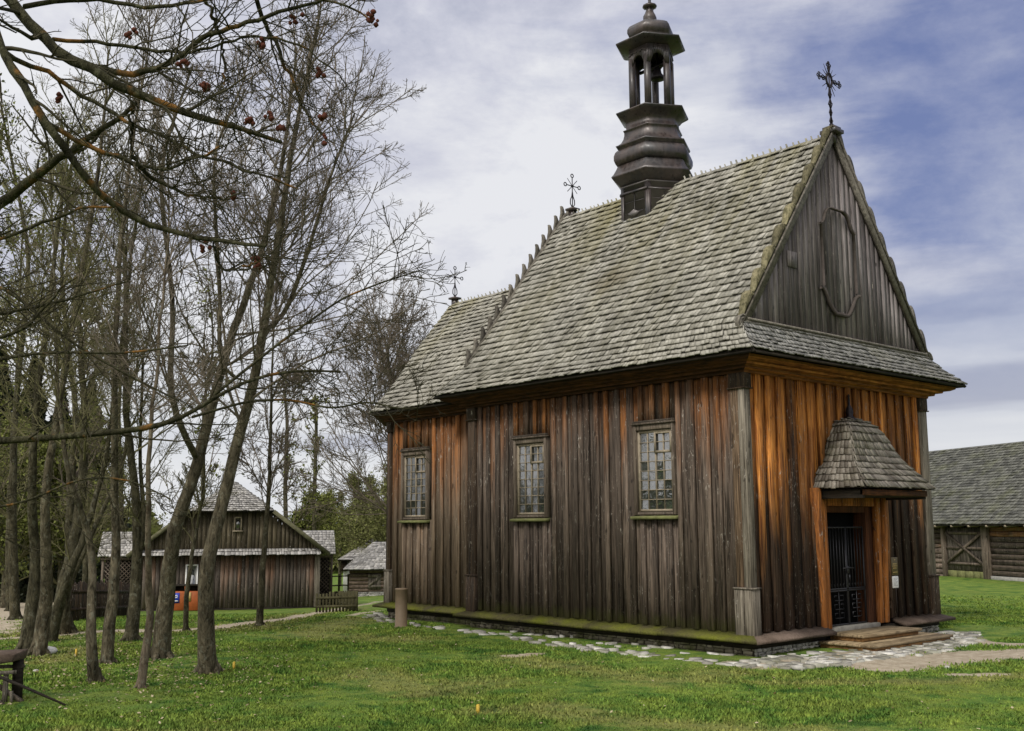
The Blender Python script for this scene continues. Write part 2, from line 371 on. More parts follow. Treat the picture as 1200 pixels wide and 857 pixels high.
def bark_mat(name, a, b, lich=(0.22, 0.22, 0.17), la=0.5, orange=0.0):
    m = NM(name, 0.95, 0.1); n = m.noise(16, (1, 1, 0.30), 5, 0.75, 0.8, vec=m.pos); n2 = m.noise(15, (1, 1, 0.7), 4, 0.7, vec=m.pos); n3 = m.noise(3.0, (1, 1, 1), 3, 0.6, vec=m.pos)
    col = m.mix(m.rng(n, 0.35, 0.65), a, b)
    col = m.mix(m.math('MULTIPLY', m.rng(n2, 0.55, 0.62), la), col, lich)
    if orange: col = m.mix(m.rng(n3, 0.56, 0.64, 0, orange), col, (0.27, 0.115, 0.022))
    m.bump(n, 1.0, 0.05); return m.done(m.mul(col, m.rng(n3, 0.3, 0.7, 0.55, 1.35)))
M['bark'] = bark_mat('rough_brown_bark', (0.026, 0.022, 0.013), (0.175, 0.148, 0.100))
M['bark_dark'] = bark_mat('dark_olive_bark', (0.022, 0.020, 0.012), (0.115, 0.102, 0.064), la=0.35)
M['bark_pale'] = bark_mat('pale_lichened_bark', (0.075, 0.055, 0.038), (0.22, 0.18, 0.13), la=0.6)
M['bark_lichen'] = bark_mat('green_bark_with_orange_lichen', (0.020, 0.019, 0.010), (0.070, 0.066, 0.036), (0.13, 0.13, 0.08), 0.5, 0.55)
M['twig'] = plain('grey_brown_twigs', (0.135, 0.112, 0.085), 0.9, 0.1, 0.3, 2)
M['twig_green'] = plain('olive_twigs', (0.130, 0.120, 0.062), 0.9, 0.1, 0.4, 1.5)
M['bud'] = plain('red_brown_bud_clusters', (0.085, 0.030, 0.020), 0.9, 0.1, 0.4, 30)
def leaf_mat(name, a, b):
    m = NM(name, 0.7, 0.2); n = m.noise(0.5, (1, 1, 1), 3, 0.6, vec=m.pos)
    col = m.mix(m.rng(m.math('ADD', m.math('MULTIPLY', m.isl, 0.5), m.math('MULTIPLY', n, 0.8)), 0.3, 0.9), a, b)
    m.b.inputs['Transmission Weight'].default_value = 0.0
    m.b.inputs['Subsurface Weight'].default_value = 0.0
    return m.done(col)
M['leaf'] = leaf_mat('young_leaves', (0.040, 0.048, 0.010), (0.15, 0.165, 0.035))
M['leaf_dark'] = leaf_mat('dark_needles', (0.008, 0.011, 0.006), (0.028, 0.034, 0.014))
M['leaf_bush'] = leaf_mat('budding_scrub', (0.060, 0.062, 0.020), (0.17, 0.18, 0.055))
def grass_mat(name, blades):
    m = NM(name, 0.9, 0.12)
    p = m.pos
    n1 = m.noise(0.35, (1, 1, 1), 4, 0.6, vec=p); n2 = m.noise(2.2, (1, 1, 1), 4, 0.65, 0.4, vec=p); n3 = m.noise(28, (1, 1, 1), 3, 0.7, vec=p)
    base = m.mix(m.rng(n2, 0.35, 0.68), (0.060, 0.122, 0.021), (0.170, 0.220, 0.038))
    base = m.mix(m.rng(n1, 0.50, 0.66, 0, 0.4), base, (0.140, 0.150, 0.032))
    lush = m.noise(0.9, (1, 1, 1), 3, 0.6, 0.6, vec=p)
    base = m.mix(m.rng(lush, 0.58, 0.66, 0, 0.75), base, (0.020, 0.070, 0.012))
    dry = m.attr('dry')
    base = m.mix(m.rng(m.math('ADD', dry, m.math('MULTIPLY', m.math('SUBTRACT', n2, .5), 1.2)), 0.45, 0.9, 0, 0.5), base, (0.20, 0.175, 0.065))
    base = m.mul(base, m.rng(n3, 0.25, 0.75, 0.55, 1.45))
    if blades:
        base = m.mul(base, m.rng(m.isl, 0, 1, 0.65, 1.6))
        return m.done(base)
    s = m.attr('sand')
    e = m.math('ADD', s, m.math('ADD', m.math('MULTIPLY', m.math('SUBTRACT', n2, 0.5), 0.9), m.math('MULTIPLY', m.math('SUBTRACT', n3, 0.5), 0.35)))
    sn = m.noise(5, (1, 1, 1), 4, 0.7, vec=p)
    sand = m.mix(m.rng(sn, 0.3, 0.7), (0.26, 0.21, 0.145), (0.46, 0.40, 0.31))
    col = m.mix(m.rng(e, 0.42, 0.56), base, sand)
    m.bump(m.math('ADD', n3, m.math('MULTIPLY', n2, .5)), 0.8, 0.04)
    return m.done(col)
M['ground'] = grass_mat('lawn_and_sand', False)
M['blades'] = grass_mat('grass_blades', True)

# ------------------------------------------------------------------ ground
def seg_dist(X, Y, pts):
    d = np.full(X.shape, 1e9)
    for (a, b) in zip(pts[:-1], pts[1:]):
        vx, vy = b[0]-a[0], b[1]-a[1]; L2 = vx*vx+vy*vy+1e-9
        t = np.clip(((X-a[0])*vx+(Y-a[1])*vy)/L2, 0, 1)
        d = np.minimum(d, np.hypot(X-a[0]-t*vx, Y-a[1]-t*vy))
    return d
SAND = [([(880, 779), (940, 777), (1000, 770), (1060, 763), (1130, 750)], .42), ([(1035, 781), (1090, 773), (1150, 768), (1260, 764)], 0.62), ([(1120, 791), (1175, 789)], 0.16), ([(1110, 752), (1150, 753), (1230, 757)], .30),
        ([(-60, 742), (10, 716), (50, 705), (100, 695), (150, 690)], 1.3), ([(-40, 700), (40, 697)], .5),
        ([(60, 745), (130, 739), (190, 740), (250, 736), (290, 730), (345, 724), (400, 713), (445, 705)], 0.26),
        ([(-40, 752), (30, 747)], .2), ([(600, 769), (628, 766)], 0.20), ([(410, 722), (445, 716)], .15)]
DRY = [([(430, 790), (500, 812), (560, 800)], 0.8), ([(600, 772), (680, 785), (780, 800), (850, 790)], 0.7), ([(560, 835), (650, 828), (700, 835)], .35), ([(420, 725), (360, 745), (480, 750)], .9),
       ([(60, 860), (300, 862)], .35), ([(640, 835), (760, 850), (1000, 862)], .5), ([(900, 800), (1100, 800), (1200, 792)], .4), ([(120, 742), (300, 736), (420, 712)], .9), ([(0, 735), (60, 745)], 1.2), ([(60, 775), (100, 760)], .6)]
def masks(X, Y):
    s = np.zeros(X.shape); dr = np.zeros(X.shape)
    for pts, w in SAND:
        P = [hit(*q)[0][:2] for q in pts]; d = seg_dist(X, Y, P); s = np.maximum(s, np.clip(1-0.5*d/w, 0, 1))
    for pts, w in DRY:
        P = [hit(*q)[0][:2] for q in pts]; d = seg_dist(X, Y, P); dr = np.maximum(dr, np.clip(1-0.5*d/w, 0, 1))
    return s, dr
def build_ground():
    n = 440; t = np.linspace(-1, 1, n)
    g = np.sinh(t*4.6)/np.sinh(4.6)*600
    gx = g-2.0; gy = g+1.0
    X, Y = np.meshgrid(gx, gy); Z = ground_z(X, Y)
    r = rng.normal(size=X.shape)*0.006
    r = r+0.02*np.sin(X*1.3+np.sin(Y*.9))*np.sin(Y*1.1)*np.exp(-((X-4)**2+(Y+6)**2)/900)
    Z = Z+np.where(np.hypot(X, Y) < 40, r, 0)
    s, dr = masks(X, Y)
    V = np.stack([X, Y, Z], -1).reshape(-1, 3); I = np.arange(n*n).reshape(n, n)
    Fq = np.stack([I[:-1, :-1], I[:-1, 1:], I[1:, 1:], I[1:, :-1]], -1).reshape(-1, 4)
    o = mesh_np('ground', V, [Fq], M['ground'], attr={'sand': s.ravel(), 'dry': dr.ravel()}, smooth=True); tag(o, kind='structure')
    # short turf: tiny blades spread over the part of the lawn nearest the viewer
    nb = 620000
    D = 6.0+rng.random(nb)**1.5*28; e_ = (rng.random(nb)*2-1); lat = np.sign(e_)*np.abs(e_)**1.1*(0.62*1200/F*D+3.0)
    X = CAM[0]+H0[0]*D+rt0[0]*lat; Y = CAM[1]+H0[1]*D+rt0[1]*lat
    inside = ((X > -7.8) & (X < 0.25) & (Y > -0.35) & (Y < 6.6)) | ((X > -13) & (X < -7) & (Y > -.05) & (Y < 6.2))
    s, dr = masks(X, Y)
    thin = rng.random(nb)*0.5
    keep = (~inside) & (rng.random(nb) < np.clip((34-D)/9, 0, 1)) & (rng.random(nb) < np.clip((D-6)/1.5, 0, 1)) & (s+rng.normal(size=nb)*0.10 < 0.46) & (dr*0.9 < 0.55+thin)
    keep &= ~((X > -0.1) & (X < 1.6) & (Y > -1.1) & (Y < 8)) & ~((X > -8) & (X < 1.3) & (Y > -1.35) & (Y < 0)) | (keep & (rng.random(nb) < 0.05))
    X, Y, D, dr = X[keep], Y[keep], D[keep], dr[keep]; n = len(X)
    Z = ground_z(X, Y); a = rng.random(n)*6.28; w = 0.006+0.0007*D; h = (0.014+0.022*rng.random(n))*(1+0.01*D)
    tilt = rng.normal(size=(n, 2))*0.018
    V = np.zeros((n, 3, 3)); dx = np.cos(a)*w; dy = np.sin(a)*w
    V[:, 0] = np.stack([X-dx, Y-dy, Z-0.01], -1); V[:, 1] = np.stack([X+dx, Y+dy, Z-0.01], -1); V[:, 2] = np.stack([X+tilt[:, 0], Y+tilt[:, 1], Z+h], -1)
    o = mesh_np('grass', V.reshape(-1, 3), [np.arange(3*n).reshape(n, 3)], M['blades'], attr={'dry': np.repeat(dr, 3)})
    tag(o, 'short green lawn around the church', 'grass', kind='stuff')
build_ground()
def litter():
    g_ = np.random.default_rng(21); n = 2600; C = []
    for q in ((40, 766), (112, 799), (125, 778), (164, 808), (188, 772), (244, 789), (304, 733), (75, 745), (153, 751)):
        b = hit(*q)[0]; C.append(b[None, :2]+g_.normal(size=(n//9, 2))*1.1)
    C.append(np.stack([g_.uniform(-9, 9, 700), g_.uniform(-11, -1.5, 700)], 1)); C = np.concatenate(C); Z = ground_z(C[:, 0], C[:, 1])+.025
    n = len(C); a = g_.random(n)*6.28; s_ = (.012+.018*g_.random(n))[:, None]; P = np.column_stack([C, Z]); d = np.stack([np.cos(a), np.sin(a), g_.normal(size=n)*.3], 1)*s_; e = np.stack([-np.sin(a), np.cos(a), g_.normal(size=n)*.3], 1)*s_*.6
    V = np.stack([P-d, P+e, P+d, P-e], 1).reshape(-1, 3)
    m = NM('dead_leaves', .9, .1); mt = m.done(m.mix(m.isl, (0.10, 0.06, 0.025), (0.42, 0.36, 0.24)))
    tag(mesh_np('leaf_litter', V, [np.arange(4*n).reshape(n, 4)], mt), 'scattered dead leaves and bits in the grass', 'litter', kind='stuff')
litter()

# ------------------------------------------------------------------ shingles
def shingles(left, right, row=0.225, w=0.10, thick=0.020, lift=0.062, jit=0.005, name='roof', mat=None, parent=None, flip=False, extra=None, skip=None):
    """courses of separate shakes between two profile polylines running from eave to ridge"""
    A = np.array(left, float); B = np.array(right, float)
    la = np.concatenate([[0], np.cumsum(np.linalg.norm(np.diff(A, axis=0), axis=1))]); lb = np.concatenate([[0], np.cumsum(np.linalg.norm(np.diff(B, axis=0), axis=1))])
    Lm = max(la[-1], lb[-1]); n = max(2, int(round(Lm/row)))
    def at(P, l, t):
        t = min(t, 1.0); x = t*l[-1]; return np.array([np.interp(x, l, P[:, k]) for k in range(3)])
    V = []; 
    for i in range(n):
        t0 = i/n; t1 = min(1.0, (i+1.55)/n)
        a0, b0, a1, b1 = at(A, la, t0), at(B, lb, t0), at(A, la, t1), at(B, lb, t1)
        ln = np.linalg.norm(b0-a0)
        if ln < 0.05: continue
        nrm = np.cross(b0-a0, a1-a0); nn = np.linalg.norm(nrm)
        if nn < 1e-6: nrm = np.cross(b0-a0, b1-b0); nn = np.linalg.norm(nrm)
        nrm = nrm/nn
        if nrm[2] < 0: nrm = -nrm
        us = []; u = -random.random()*w*0.5
        while u < ln:
            ww = w*random.uniform(0.65, 1.35); us.append((max(0, u), min(ln, u+ww-0.004))); u += ww
        for (u0, u1) in us:
            if u1-u0 < 0.012: continue
            f0, f1 = u0/ln, u1/ln
            j = random.gauss(0, jit); sl_ = (a1-a0)/max(np.linalg.norm(a1-a0), 1e-6)
            lf = lift*random.uniform(0.75, 1.3); tw = random.gauss(0, 0.004)
            p0 = a0+(b0-a0)*f0-sl_*(0.0+j); p1 = a0+(b0-a0)*f1-sl_*(0.0+j); q0 = a1+(b1-a1)*f0; q1 = a1+(b1-a1)*f1
            V.append([p0+nrm*(lf-thick), p1+nrm*(lf-thick+tw), q1-nrm*0.012, q0-nrm*0.012, p0+nrm*lf, p1+nrm*(lf+tw), q1+nrm*0.004, q0+nrm*0.004])
    V = np.array(V); m = len(V)
    base = np.array([(3, 2, 1, 0), (4, 5, 6, 7), (0, 1, 5, 4), (1, 2, 6, 5), (2, 3, 7, 6), (3, 0, 4, 7)])
    Fq = (base[None]+8*np.arange(m)[:, None, None]).reshape(-1, 4)
    return V.reshape(-1, 3), Fq
def join_build(name, parts, mat, parent):
    Vs = []; Fs = []; b = 0
    for V, Fq in parts: Vs.append(V); Fs.append(Fq+b); b += len(V)
    return mesh_np(name, np.concatenate(Vs), [np.concatenate(Fs)], mat, parent)
def under(polys, name, mat, parent):     # solid deck under the shakes
    mb = MB()
    for p in polys:
        P = [Vector(q) for q in p]; n = (P[1]-P[0]).cross(P[2]-P[0]).normalized()
        if n.z < 0: n = -n
        mb.prism([q-n*0.02 for q in P], -n*0.05)
    return mb.build(name, mat, parent)

# ------------------------------------------------------------------ the church
WD, LN = 6.24, 7.46                      # nave width (along y) and length (along -x)
CH = [(-7.46, .27), (-11.02, .27), (-12.75, 1.75), (-12.75, 4.49), (-11.02, 5.97), (-7.46, 5.97)]
ZL = 0.30                                # foot of the boarding
church = empty('wooden_church', (0, 0, 0))
tag(church, 'old wooden church with steep shingle roof and sheet metal turret', 'church')

def siding(name, mat, a, b, z0, z1, nout, holes=(), parent=church, pitch=0.30, ragged=0.02, top=None, core=True, flat=False):
    """upright under-boards and raised over-boards from a to b (2D) facing nout; top(u) gives an optional raked head"""
    a = Vector((*a, 0)); b = Vector((*b, 0)); L_ = (b-a).length; d = (b-a)/L_; n = Vector((*nout, 0)).normalized()
    mb = MB()
    def slab(u0, u1, zz0, zz1, o0, o1, mi=0, rb=0.0):
        if u1-u0 < 0.01 or zz1-zz0 < 0.02: return
        s0 = random.gauss(0, 0.003); 
        A = a+d*u0; B = a+d*u1
        tz = (lambda u: zz1) if top is None or zz1 < z1 else (lambda u: min(z1, top(u)))
        if top is not None and zz1 >= z1 and max(tz(u0), tz(u1)) < zz0+0.03: return
        c = 0.008
        mb.hexa([A+n*o0+Vector((0, 0, zz0+rb)), B+n*o0+Vector((0, 0, zz0+rb)), B+n*(o1-c+s0)+Vector((0, 0, zz0+rb)), A+n*(o1+s0)+Vector((0, 0, zz0+rb)),
                 A+n*o0+Vector((0, 0, max(zz0+.01, tz(u0)))), B+n*o0+Vector((0, 0, max(zz0+.01, tz(u1)))), B+n*(o1-c+s0)+Vector((0, 0, max(zz0+.01, tz(u1)))), A+n*(o1+s0)+Vector((0, 0, max(zz0+.01, tz(u0))))], mi)
    def spans(u0, u1):
        hs = [(h[2], h[3]) for h in holes if u1 > h[0]+0.02 and u0 < h[1]-0.02]
        out = []; z = z0
        for (h0, h1) in sorted(hs):
            out.append((z, h0)); z = h1
        out.append((z, z1)); return out
    u = 0.0
    while u < L_:
        p = pitch*random.uniform(0.85, 1.18); w = min(p, L_-u)
        gap = 0.010
        for (s0, s1) in spans(u, u+w): slab(u+gap/2, u+w-gap/2, s0, s1, -0.03, 0.0+(random.uniform(0, .018) if flat else random.uniform(-.004, .004)), 0, 0.0)
        u += p
    u = -0.06+random.random()*0.05
    while u < L_ and not flat:
        w = pitch*random.uniform(0.36, 0.56)
        u0, u1 = max(0, u), min(L_, u+w)
        o = random.uniform(0.042, 0.062)
        # rounded over-board: a middle rib and two chamfered sides
        for (s0, s1) in spans(u0, u1):
            if u1-u0 < .03 or s1-s0 < .03: continue
            rb = random.uniform(0, ragged)
            def zt(q): return s1 if (top is None or s1 < z1) else max(s0+.02, min(z1, top(q)))
            if top is not None and s1 >= z1 and max(zt(u0), zt(u1)) < s0+.05: continue
            e = min(0.022, (u1-u0)*.25)
            prof = [(u0, 0.001), (u0+e*.3, o*.75), (u0+e, o), (u1-e, o*.97), (u1-e*.3, o*.7), (u1, 0.001)]
            vs = [a+d*q+n*oo+Vector((0, 0, s0+rb if s0 == z0 else s0)) for q, oo in prof]+[a+d*q+n*oo+Vector((0, 0, zt(q))) for q, oo in prof]
            k = len(prof)
            mb.add(vs, [tuple(range(k))[::-1], tuple(range(k, 2*k))]+[(i, i+1, i+1+k, i+k) for i in range(k-1)]+[(k-1, 0, k, 2*k-1)])
        u += pitch*random.uniform(0.88, 1.12)
    o = mb.build(name, mat, parent)
    return o
# boarding: openings are (u0, u1, z0, z1) along each wall
WIN = [(-2.54, -1.54, 2.31, 4.12), (-5.97, -4.96, 2.29, 4.07)]
WINC = (-10.43, -9.37, 2.28, 4.06)
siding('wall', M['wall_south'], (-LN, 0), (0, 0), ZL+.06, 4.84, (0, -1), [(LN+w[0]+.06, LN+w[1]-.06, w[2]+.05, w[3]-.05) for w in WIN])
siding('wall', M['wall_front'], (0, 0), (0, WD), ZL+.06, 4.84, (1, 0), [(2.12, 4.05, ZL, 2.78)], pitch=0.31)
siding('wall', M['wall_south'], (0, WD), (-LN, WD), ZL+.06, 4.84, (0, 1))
siding('chancel_wall', M['wall_chancel'], CH[1], CH[0], ZL+.06, 4.84, (0, -1), [(CH[0][0]*0-CH[1][0]+WINC[0]+.06, -CH[1][0]+WINC[1]-.06, WINC[2]+.05, WINC[3]-.05)], pitch=0.30)
siding('chancel_wall', M['wall_chancel'], CH[2], CH[1], ZL+.06, 4.84, (-1.48, -1.73), pitch=0.30)
siding('chancel_wall', M['wall_chancel'], CH[3], CH[2], ZL+.06, 4.84, (-1, 0), pitch=0.30)
siding('chancel_wall', M['wall_chancel'], CH[4], CH[3], ZL+.06, 4.84, (-1.48, 1.73), pitch=0.30)
siding('chancel_wall', M['wall_chancel'], CH[5], CH[4], ZL+.06, 4.84, (0, 1), pitch=0.30)
mb = MB()
mb.box((-LN+.1, .10, .05), (-.3, WD-.1, 4.9))
cc = [(x+.0, y) for x, y in [(-7.4, .37), (-10.98, .37), (-12.65, 1.8), (-12.65, 4.44), (-10.98, 5.87), (-7.4, 5.87)]]
mb.prism([(x, y, .05) for x, y in cc], (0, 0, 4.8))
mb.build('log_core', M['core'], church)
mb = MB(); mb.box((-.3, .10, .05), (-.035, 2.15, 4.9)); mb.box((-.3, 4.02, .05), (-.035, WD-.1, 4.9)); mb.box((-.3, 2.15, 2.75), (-.035, 4.02, 4.9)); mb.build('log_core', M['core'], church)

# sill beams, ledges, plinth
def ledge(name, mat, a, b, nout, z=0.28, out=0.29, m0=0.0, m1=0.0, planks=1.9):
    a = Vector((*a, 0)); b = Vector((*b, 0)); L_ = (b-a).length; d = (b-a)/L_; n = Vector((*nout, 0))
    mb = MB(); nseg = max(1, round(L_/planks)); sub_ = 1
    for k in range(nseg):
        sub = sub_
        for j in range(sub):
            t0 = (k+j/sub)/nseg; t1 = (k+(j+1)/sub)/nseg
            def P(t, o):
                e0 = -m0*o/out if t == 0 else 0; e1 = m1*o/out if t == 1 else 0
                return a+d*(L_*t+e0+e1)+n*o
            z0 = z+0.006*math.sin(9*t0)+0.004*(k % 2); z1 = z+0.006*math.sin(9*t1)+0.004*(k % 2)
            mb.hexa([P(t0, -.02)+Vector((0, 0, z0+.03)), P(t1, -.02)+Vector((0, 0, z1+.03)), P(t1, out)+Vector((0, 0, z1-.055)), P(t0, out)+Vector((0, 0, z0-.055)),
                     P(t0, -.02)+Vector((0, 0, z0+.095)), P(t1, -.02)+Vector((0, 0, z1+.095)), P(t1, out)+Vector((0, 0, z1-.005)), P(t0, out)+Vector((0, 0, z0-.005))])
    return mb.build(name, mat, church)
ledge('ledge', M['ledge_moss'], (-LN, 0), (0, 0), (0, -1), m0=.29, m1=.29)
ledge('ledge', M['ledge_brown'], (0, 0), (0, 2.10), (1, 0), m0=.29)
ledge('ledge', M['ledge_brown'], (0, 4.50), (0, WD), (1, 0), z=.275, m1=.29)
ledge('ledge', M['ledge_moss'], CH[1], (-LN-.0, .27), (0, -1), z=.285, m0=.25)
for a_, b_ in (((-LN+.03, -.045, .12), (.045, .16, .262)), ((-.2, -.04+.2, .119), (.05, 2.12, .263)), ((-.2, 4.2, .119), (.05, WD+.06, .258)), ((-LN-.06, 2, .118), (-LN+.1, WD, .262)), ((-11.0, .225, .12), (-7.5, .42, .268))):
    mb = MB(); mb.box(a_, b_); mb.build('sill_beam', M['beam'], church)
def rubble(name, mat, a, b, nout, z0, z1, parent=church, sz=0.16):
    a = Vector((*a, 0)); b = Vector((*b, 0)); L_ = (b-a).length; d = (b-a)/L_; n = Vector((*nout, 0)); mb = MB()
    mb.hexa([a-n*.12+Vector((0, 0, z0)), b-n*.12+Vector((0, 0, z0)), b-n*.005+Vector((0, 0, z0)), a-n*.005+Vector((0, 0, z0)), a-n*.12+Vector((0, 0, z1)), b-n*.12+Vector((0, 0, z1)), b-n*.005+Vector((0, 0, z1)), a-n*.005+Vector((0, 0, z1))], 1)
    z = z0
    while z < z1-.02:
        h = random.uniform(0.045, 0.085); h = min(h, z1-z)
        u = -random.random()*.1
        while u < L_:
            w = random.uniform(.5, 1.5)*sz; u0, u1 = max(0, u), min(L_, u+w-.012)
            if u1-u0 > .03:
                o = random.uniform(.01, .05); j = lambda s_=.008: random.uniform(-s_, s_)
                vs = []
                for zz in (z+.004, z+h-.006):
                    vs += [a+d*(u0+j())-n*.02+Vector((0, 0, zz)), a+d*(u1+j())-n*.02+Vector((0, 0, zz)), a+d*(u1-.012+j())+n*(o*.8+j())+Vector((0, 0, zz+j(.012))), a+d*(u0+.012+j())+n*(o+j())+Vector((0, 0, zz+j(.012)))]
                mb.hexa(vs, 0)
            u += w
        z += h
    return mb.build(name, [mat, M['mortar']], parent)
rubble('plinth', M['plinth'], (-LN, 0.0), (0.02, 0.0), (0, -1), -.12, .13)
rubble('plinth', M['plinth_front'], (0.02, 0), (0.02, 2.1), (1, 0), -.1, .12, sz=.12)
rubble('plinth', M['plinth_front'], (0.02, 4.15), (0.02, WD+.05), (1, 0), -.1, .125, sz=.12)
rubble('plinth', M['plinth'], (-11.0, .27), (-LN, .27), (0, -1), -.12, .13)

# corner pilasters
def pilaster(x0, x1, y0, y1, out, matS, matB, base_z=(ZL+.02, 1.13)):
    """boxed corner: shaft, capital and base"""
    p = empty('pilaster', (0, 0, 0), 0, church)
    mb = MB(); xm = x0+(x1-x0)*.52; mb.box((x0, y0, base_z[1]), (xm-.004, y1, 4.54), 0); mb.box((xm+.004, y0-.006, base_z[1]), (x1, y1+.0, 4.54), 1)
    # two boards on each face
    o = bevel(mb.build('shaft', [matS, M['pilaster_base'] if matS is M['pilaster'] else matS], p), .008)
    mb = MB()
    xm = (x0+x1)/2
    mb.box((x0-.035, y0-.035, base_z[0]), (x0+(x1-x0)*.55, y1+.0, base_z[1]-.03)); mb.box((x0+(x1-x0)*.56, y0-.035, base_z[0]), (x1+.035, y1+.03, base_z[1]-.03))
    bevel(mb.build('base', matB, p), .01)
    mb = MB(); mb.box((x0-.05, y0-.05, base_z[1]-.03), (x1+.05, y1+.04, base_z[1]+.0)); mb.build('base_cap', matB, p)
    mb = MB(); mb.box((x0-.02, y0-.02, 4.55), (x1+.02, y1+.02, 4.82)); mb.box((x0-.045, y0-.045, 4.52), (x1+.045, y1+.035, 4.545)); bevel(mb.build('capital', M['pilaster_dark'], p), .008)
    return p
pilaster(-.25, .055, -.06, .11, 0, M['pilaster'], M['pilaster_base'])
pilaster(-.2, .055, WD-.20, WD+.06, 0, M['pilaster'], M['pilaster_dark'])
pilaster(-LN-.05, -LN+.20, -.065, .2, 0, M['pilaster_dark'], M['pilaster_dark'])
pilaster(CH[1][0]-.03, CH[1][0]+.14, .21, .4, 0, M['pilaster_dark'], M['pilaster_base'])

# stepped cornice swept around the wall heads
def offset_poly(P, o):
    n = len(P); out = []
    for i in range(n):
        p0, p1, p2 = np.array(P[i-1]), np.array(P[i]), np.array(P[(i+1) % n])
        d1 = (p1-p0)/np.linalg.norm(p1-p0); d2 = (p2-p1)/np.linalg.norm(p2-p1)
        n1 = np.array([d1[1], -d1[0]]); n2 = np.array([d2[1], -d2[0]]); b = (n1+n2); b = b/max(1e-6, b@b)*2
        out.append(p1+b*o)
    return out
def cornice(name, P, prof, mat_of, closed=True, edges=None):
    rings = [[(q[0], q[1], z) for q in offset_poly(P, o)] for o, z in prof]; n = len(P)
    mb = MB()
    for e in (edges if edges is not None else range(n)):
        for k in range(len(prof)-1):
            a, b = rings[k], rings[k+1]; i, j = e, (e+1) % n
            mb.add([a[i], a[j], b[j], b[i]], [(0, 1, 2, 3)], mat_of(e))
    return mb.build(name, [M['cornice'], M['cornice_front']], church)
NAVE = [(-LN, 0), (0, 0), (0, WD), (-LN, WD)]     # counter-clockwise, outside on the right of each edge
CPROF = [(-.02, 4.80), (.09, 4.80), (.10, 4.845), (.19, 4.855), (.20, 4.895), (.31, 4.91), (.325, 4.945), (.42, 4.955), (.50, 4.99), (.52, 5.03), (-.02, 5.035)]
cornice('cornice', NAVE, CPROF, lambda e: 1 if e == 1 else 0)  # front edge orange, other edges in the timber with painted shade
CHc = [(-7.46, 5.97), (-11.02, 5.97), (-12.75, 4.49), (-12.75, 1.75), (-11.02, .27), (-7.46, .27)]
cornice('cornice', CHc, [(o*.82, z-.07) for o, z in CPROF], lambda e: 0, edges=range(5))

# roofs
EO, ES = 0.62, 0.70; ZE, ZG, ZR = 5.07, 5.74, 9.89
ym = WD/2
prof_w = [(ZE, -EO), (ZE+.30, -EO+.29), (ZG, -.07), (ZR, ym)]
def nave_side(s):
    yy = (lambda y: y) if s > 0 else (lambda y: WD-y)
    left = [(-LN-EO, yy(-EO), ZE), (-LN-.32, yy(-EO+.28), ZE+.30), (-LN-.02, yy(-.07), ZG), (-LN-.02, ym, ZR)]
    right = [(ES, yy(-EO), ZE), (ES-.34, yy(-EO+.28), ZE+.30), (.06, yy(-.07), ZG), (.06, ym, ZR)]
    return left, right
l1, r1 = nave_side(1); l2, r2 = nave_side(-1)
roof = join_build('nave_roof', [shingles(l1, r1, row=.19), shingles(l2, r2)], M['shingle'], church)
sk = [shingles([r1[0], r1[1], r1[2]], [r2[0], r2[1], r2[2]], row=.165, w=.09, lift=.045)]
join_build('skirt_roof', sk, M['shingle_front'], church)
join_build('skirt_roof', [shingles([l2[0], l2[1], l2[2]], [l1[0], l1[1], l1[2]])], M['shingle'], church)
polys = []
for L_, R_ in ((l1, r1), (l2, r2)):
    for k in range(3): polys.append([L_[k], R_[k], R_[k+1], L_[k+1]])
for k in range(2): polys.append([r1[k], r2[k], r2[k+1], r1[k+1]]); polys.append([l1[k], l2[k], l2[k+1], l1[k+1]])
under(polys, 'roof_deck', M['beam'], church)
# chancel roof
CE = offset_poly(CHc, .47); zc, zcr = 4.98, 8.37
cr_end = (-12.05, ym, zcr)
def cpt(i, t):
    e = CE[i]; z = zc+(zcr-zc)*t-0.10*math.sin(math.pi*min(1, t/.5)) if t < .5 else zc+(zcr-zc)*t
    return (e[0]+(cr_end[0]-e[0])*t, e[1]+(ym-e[1])*t, z)
def cen(y0, t):
    z = zc+(zcr-zc)*t-0.10*math.sin(math.pi*min(1, t/.5)) if t < .5 else zc+(zcr-zc)*t
    return (-LN+.02, y0+(ym-y0)*t, z)
TT = (0, .12, .25, .38, .5, 1)
sid = []
hipS = [cpt(4, t) for t in TT]; wS = [cen(CE[4][1], t) for t in TT]
sid.append(shingles(hipS, wS, row=.19)); hipN = [cpt(1, t) for t in TT]; wN = [cen(CE[1][1], t) for t in TT]; sid.append(shingles(wN, hipN))
h2 = [cpt(2, t) for t in TT]; h3 = [cpt(3, t) for t in TT]
sid += [shingles(h3, hipS), shingles(h2, h3), shingles(hipN, h2)]
join_build('chancel_roof', sid, M['shingle'], church)
polys = []
for A_, B_ in ((hipS, wS), (wN, hipN), (h3, hipS), (h2, h3), (hipN, h2)):
    for k in range(len(TT)-1):
        polys.append([A_[k], B_[k], B_[k+1], A_[k+1]] if k < len(TT)-2 or A_[-1] != B_[-1] else [A_[k], B_[k], B_[k+1]])
under(polys, 'roof_deck', M['beam'], church)
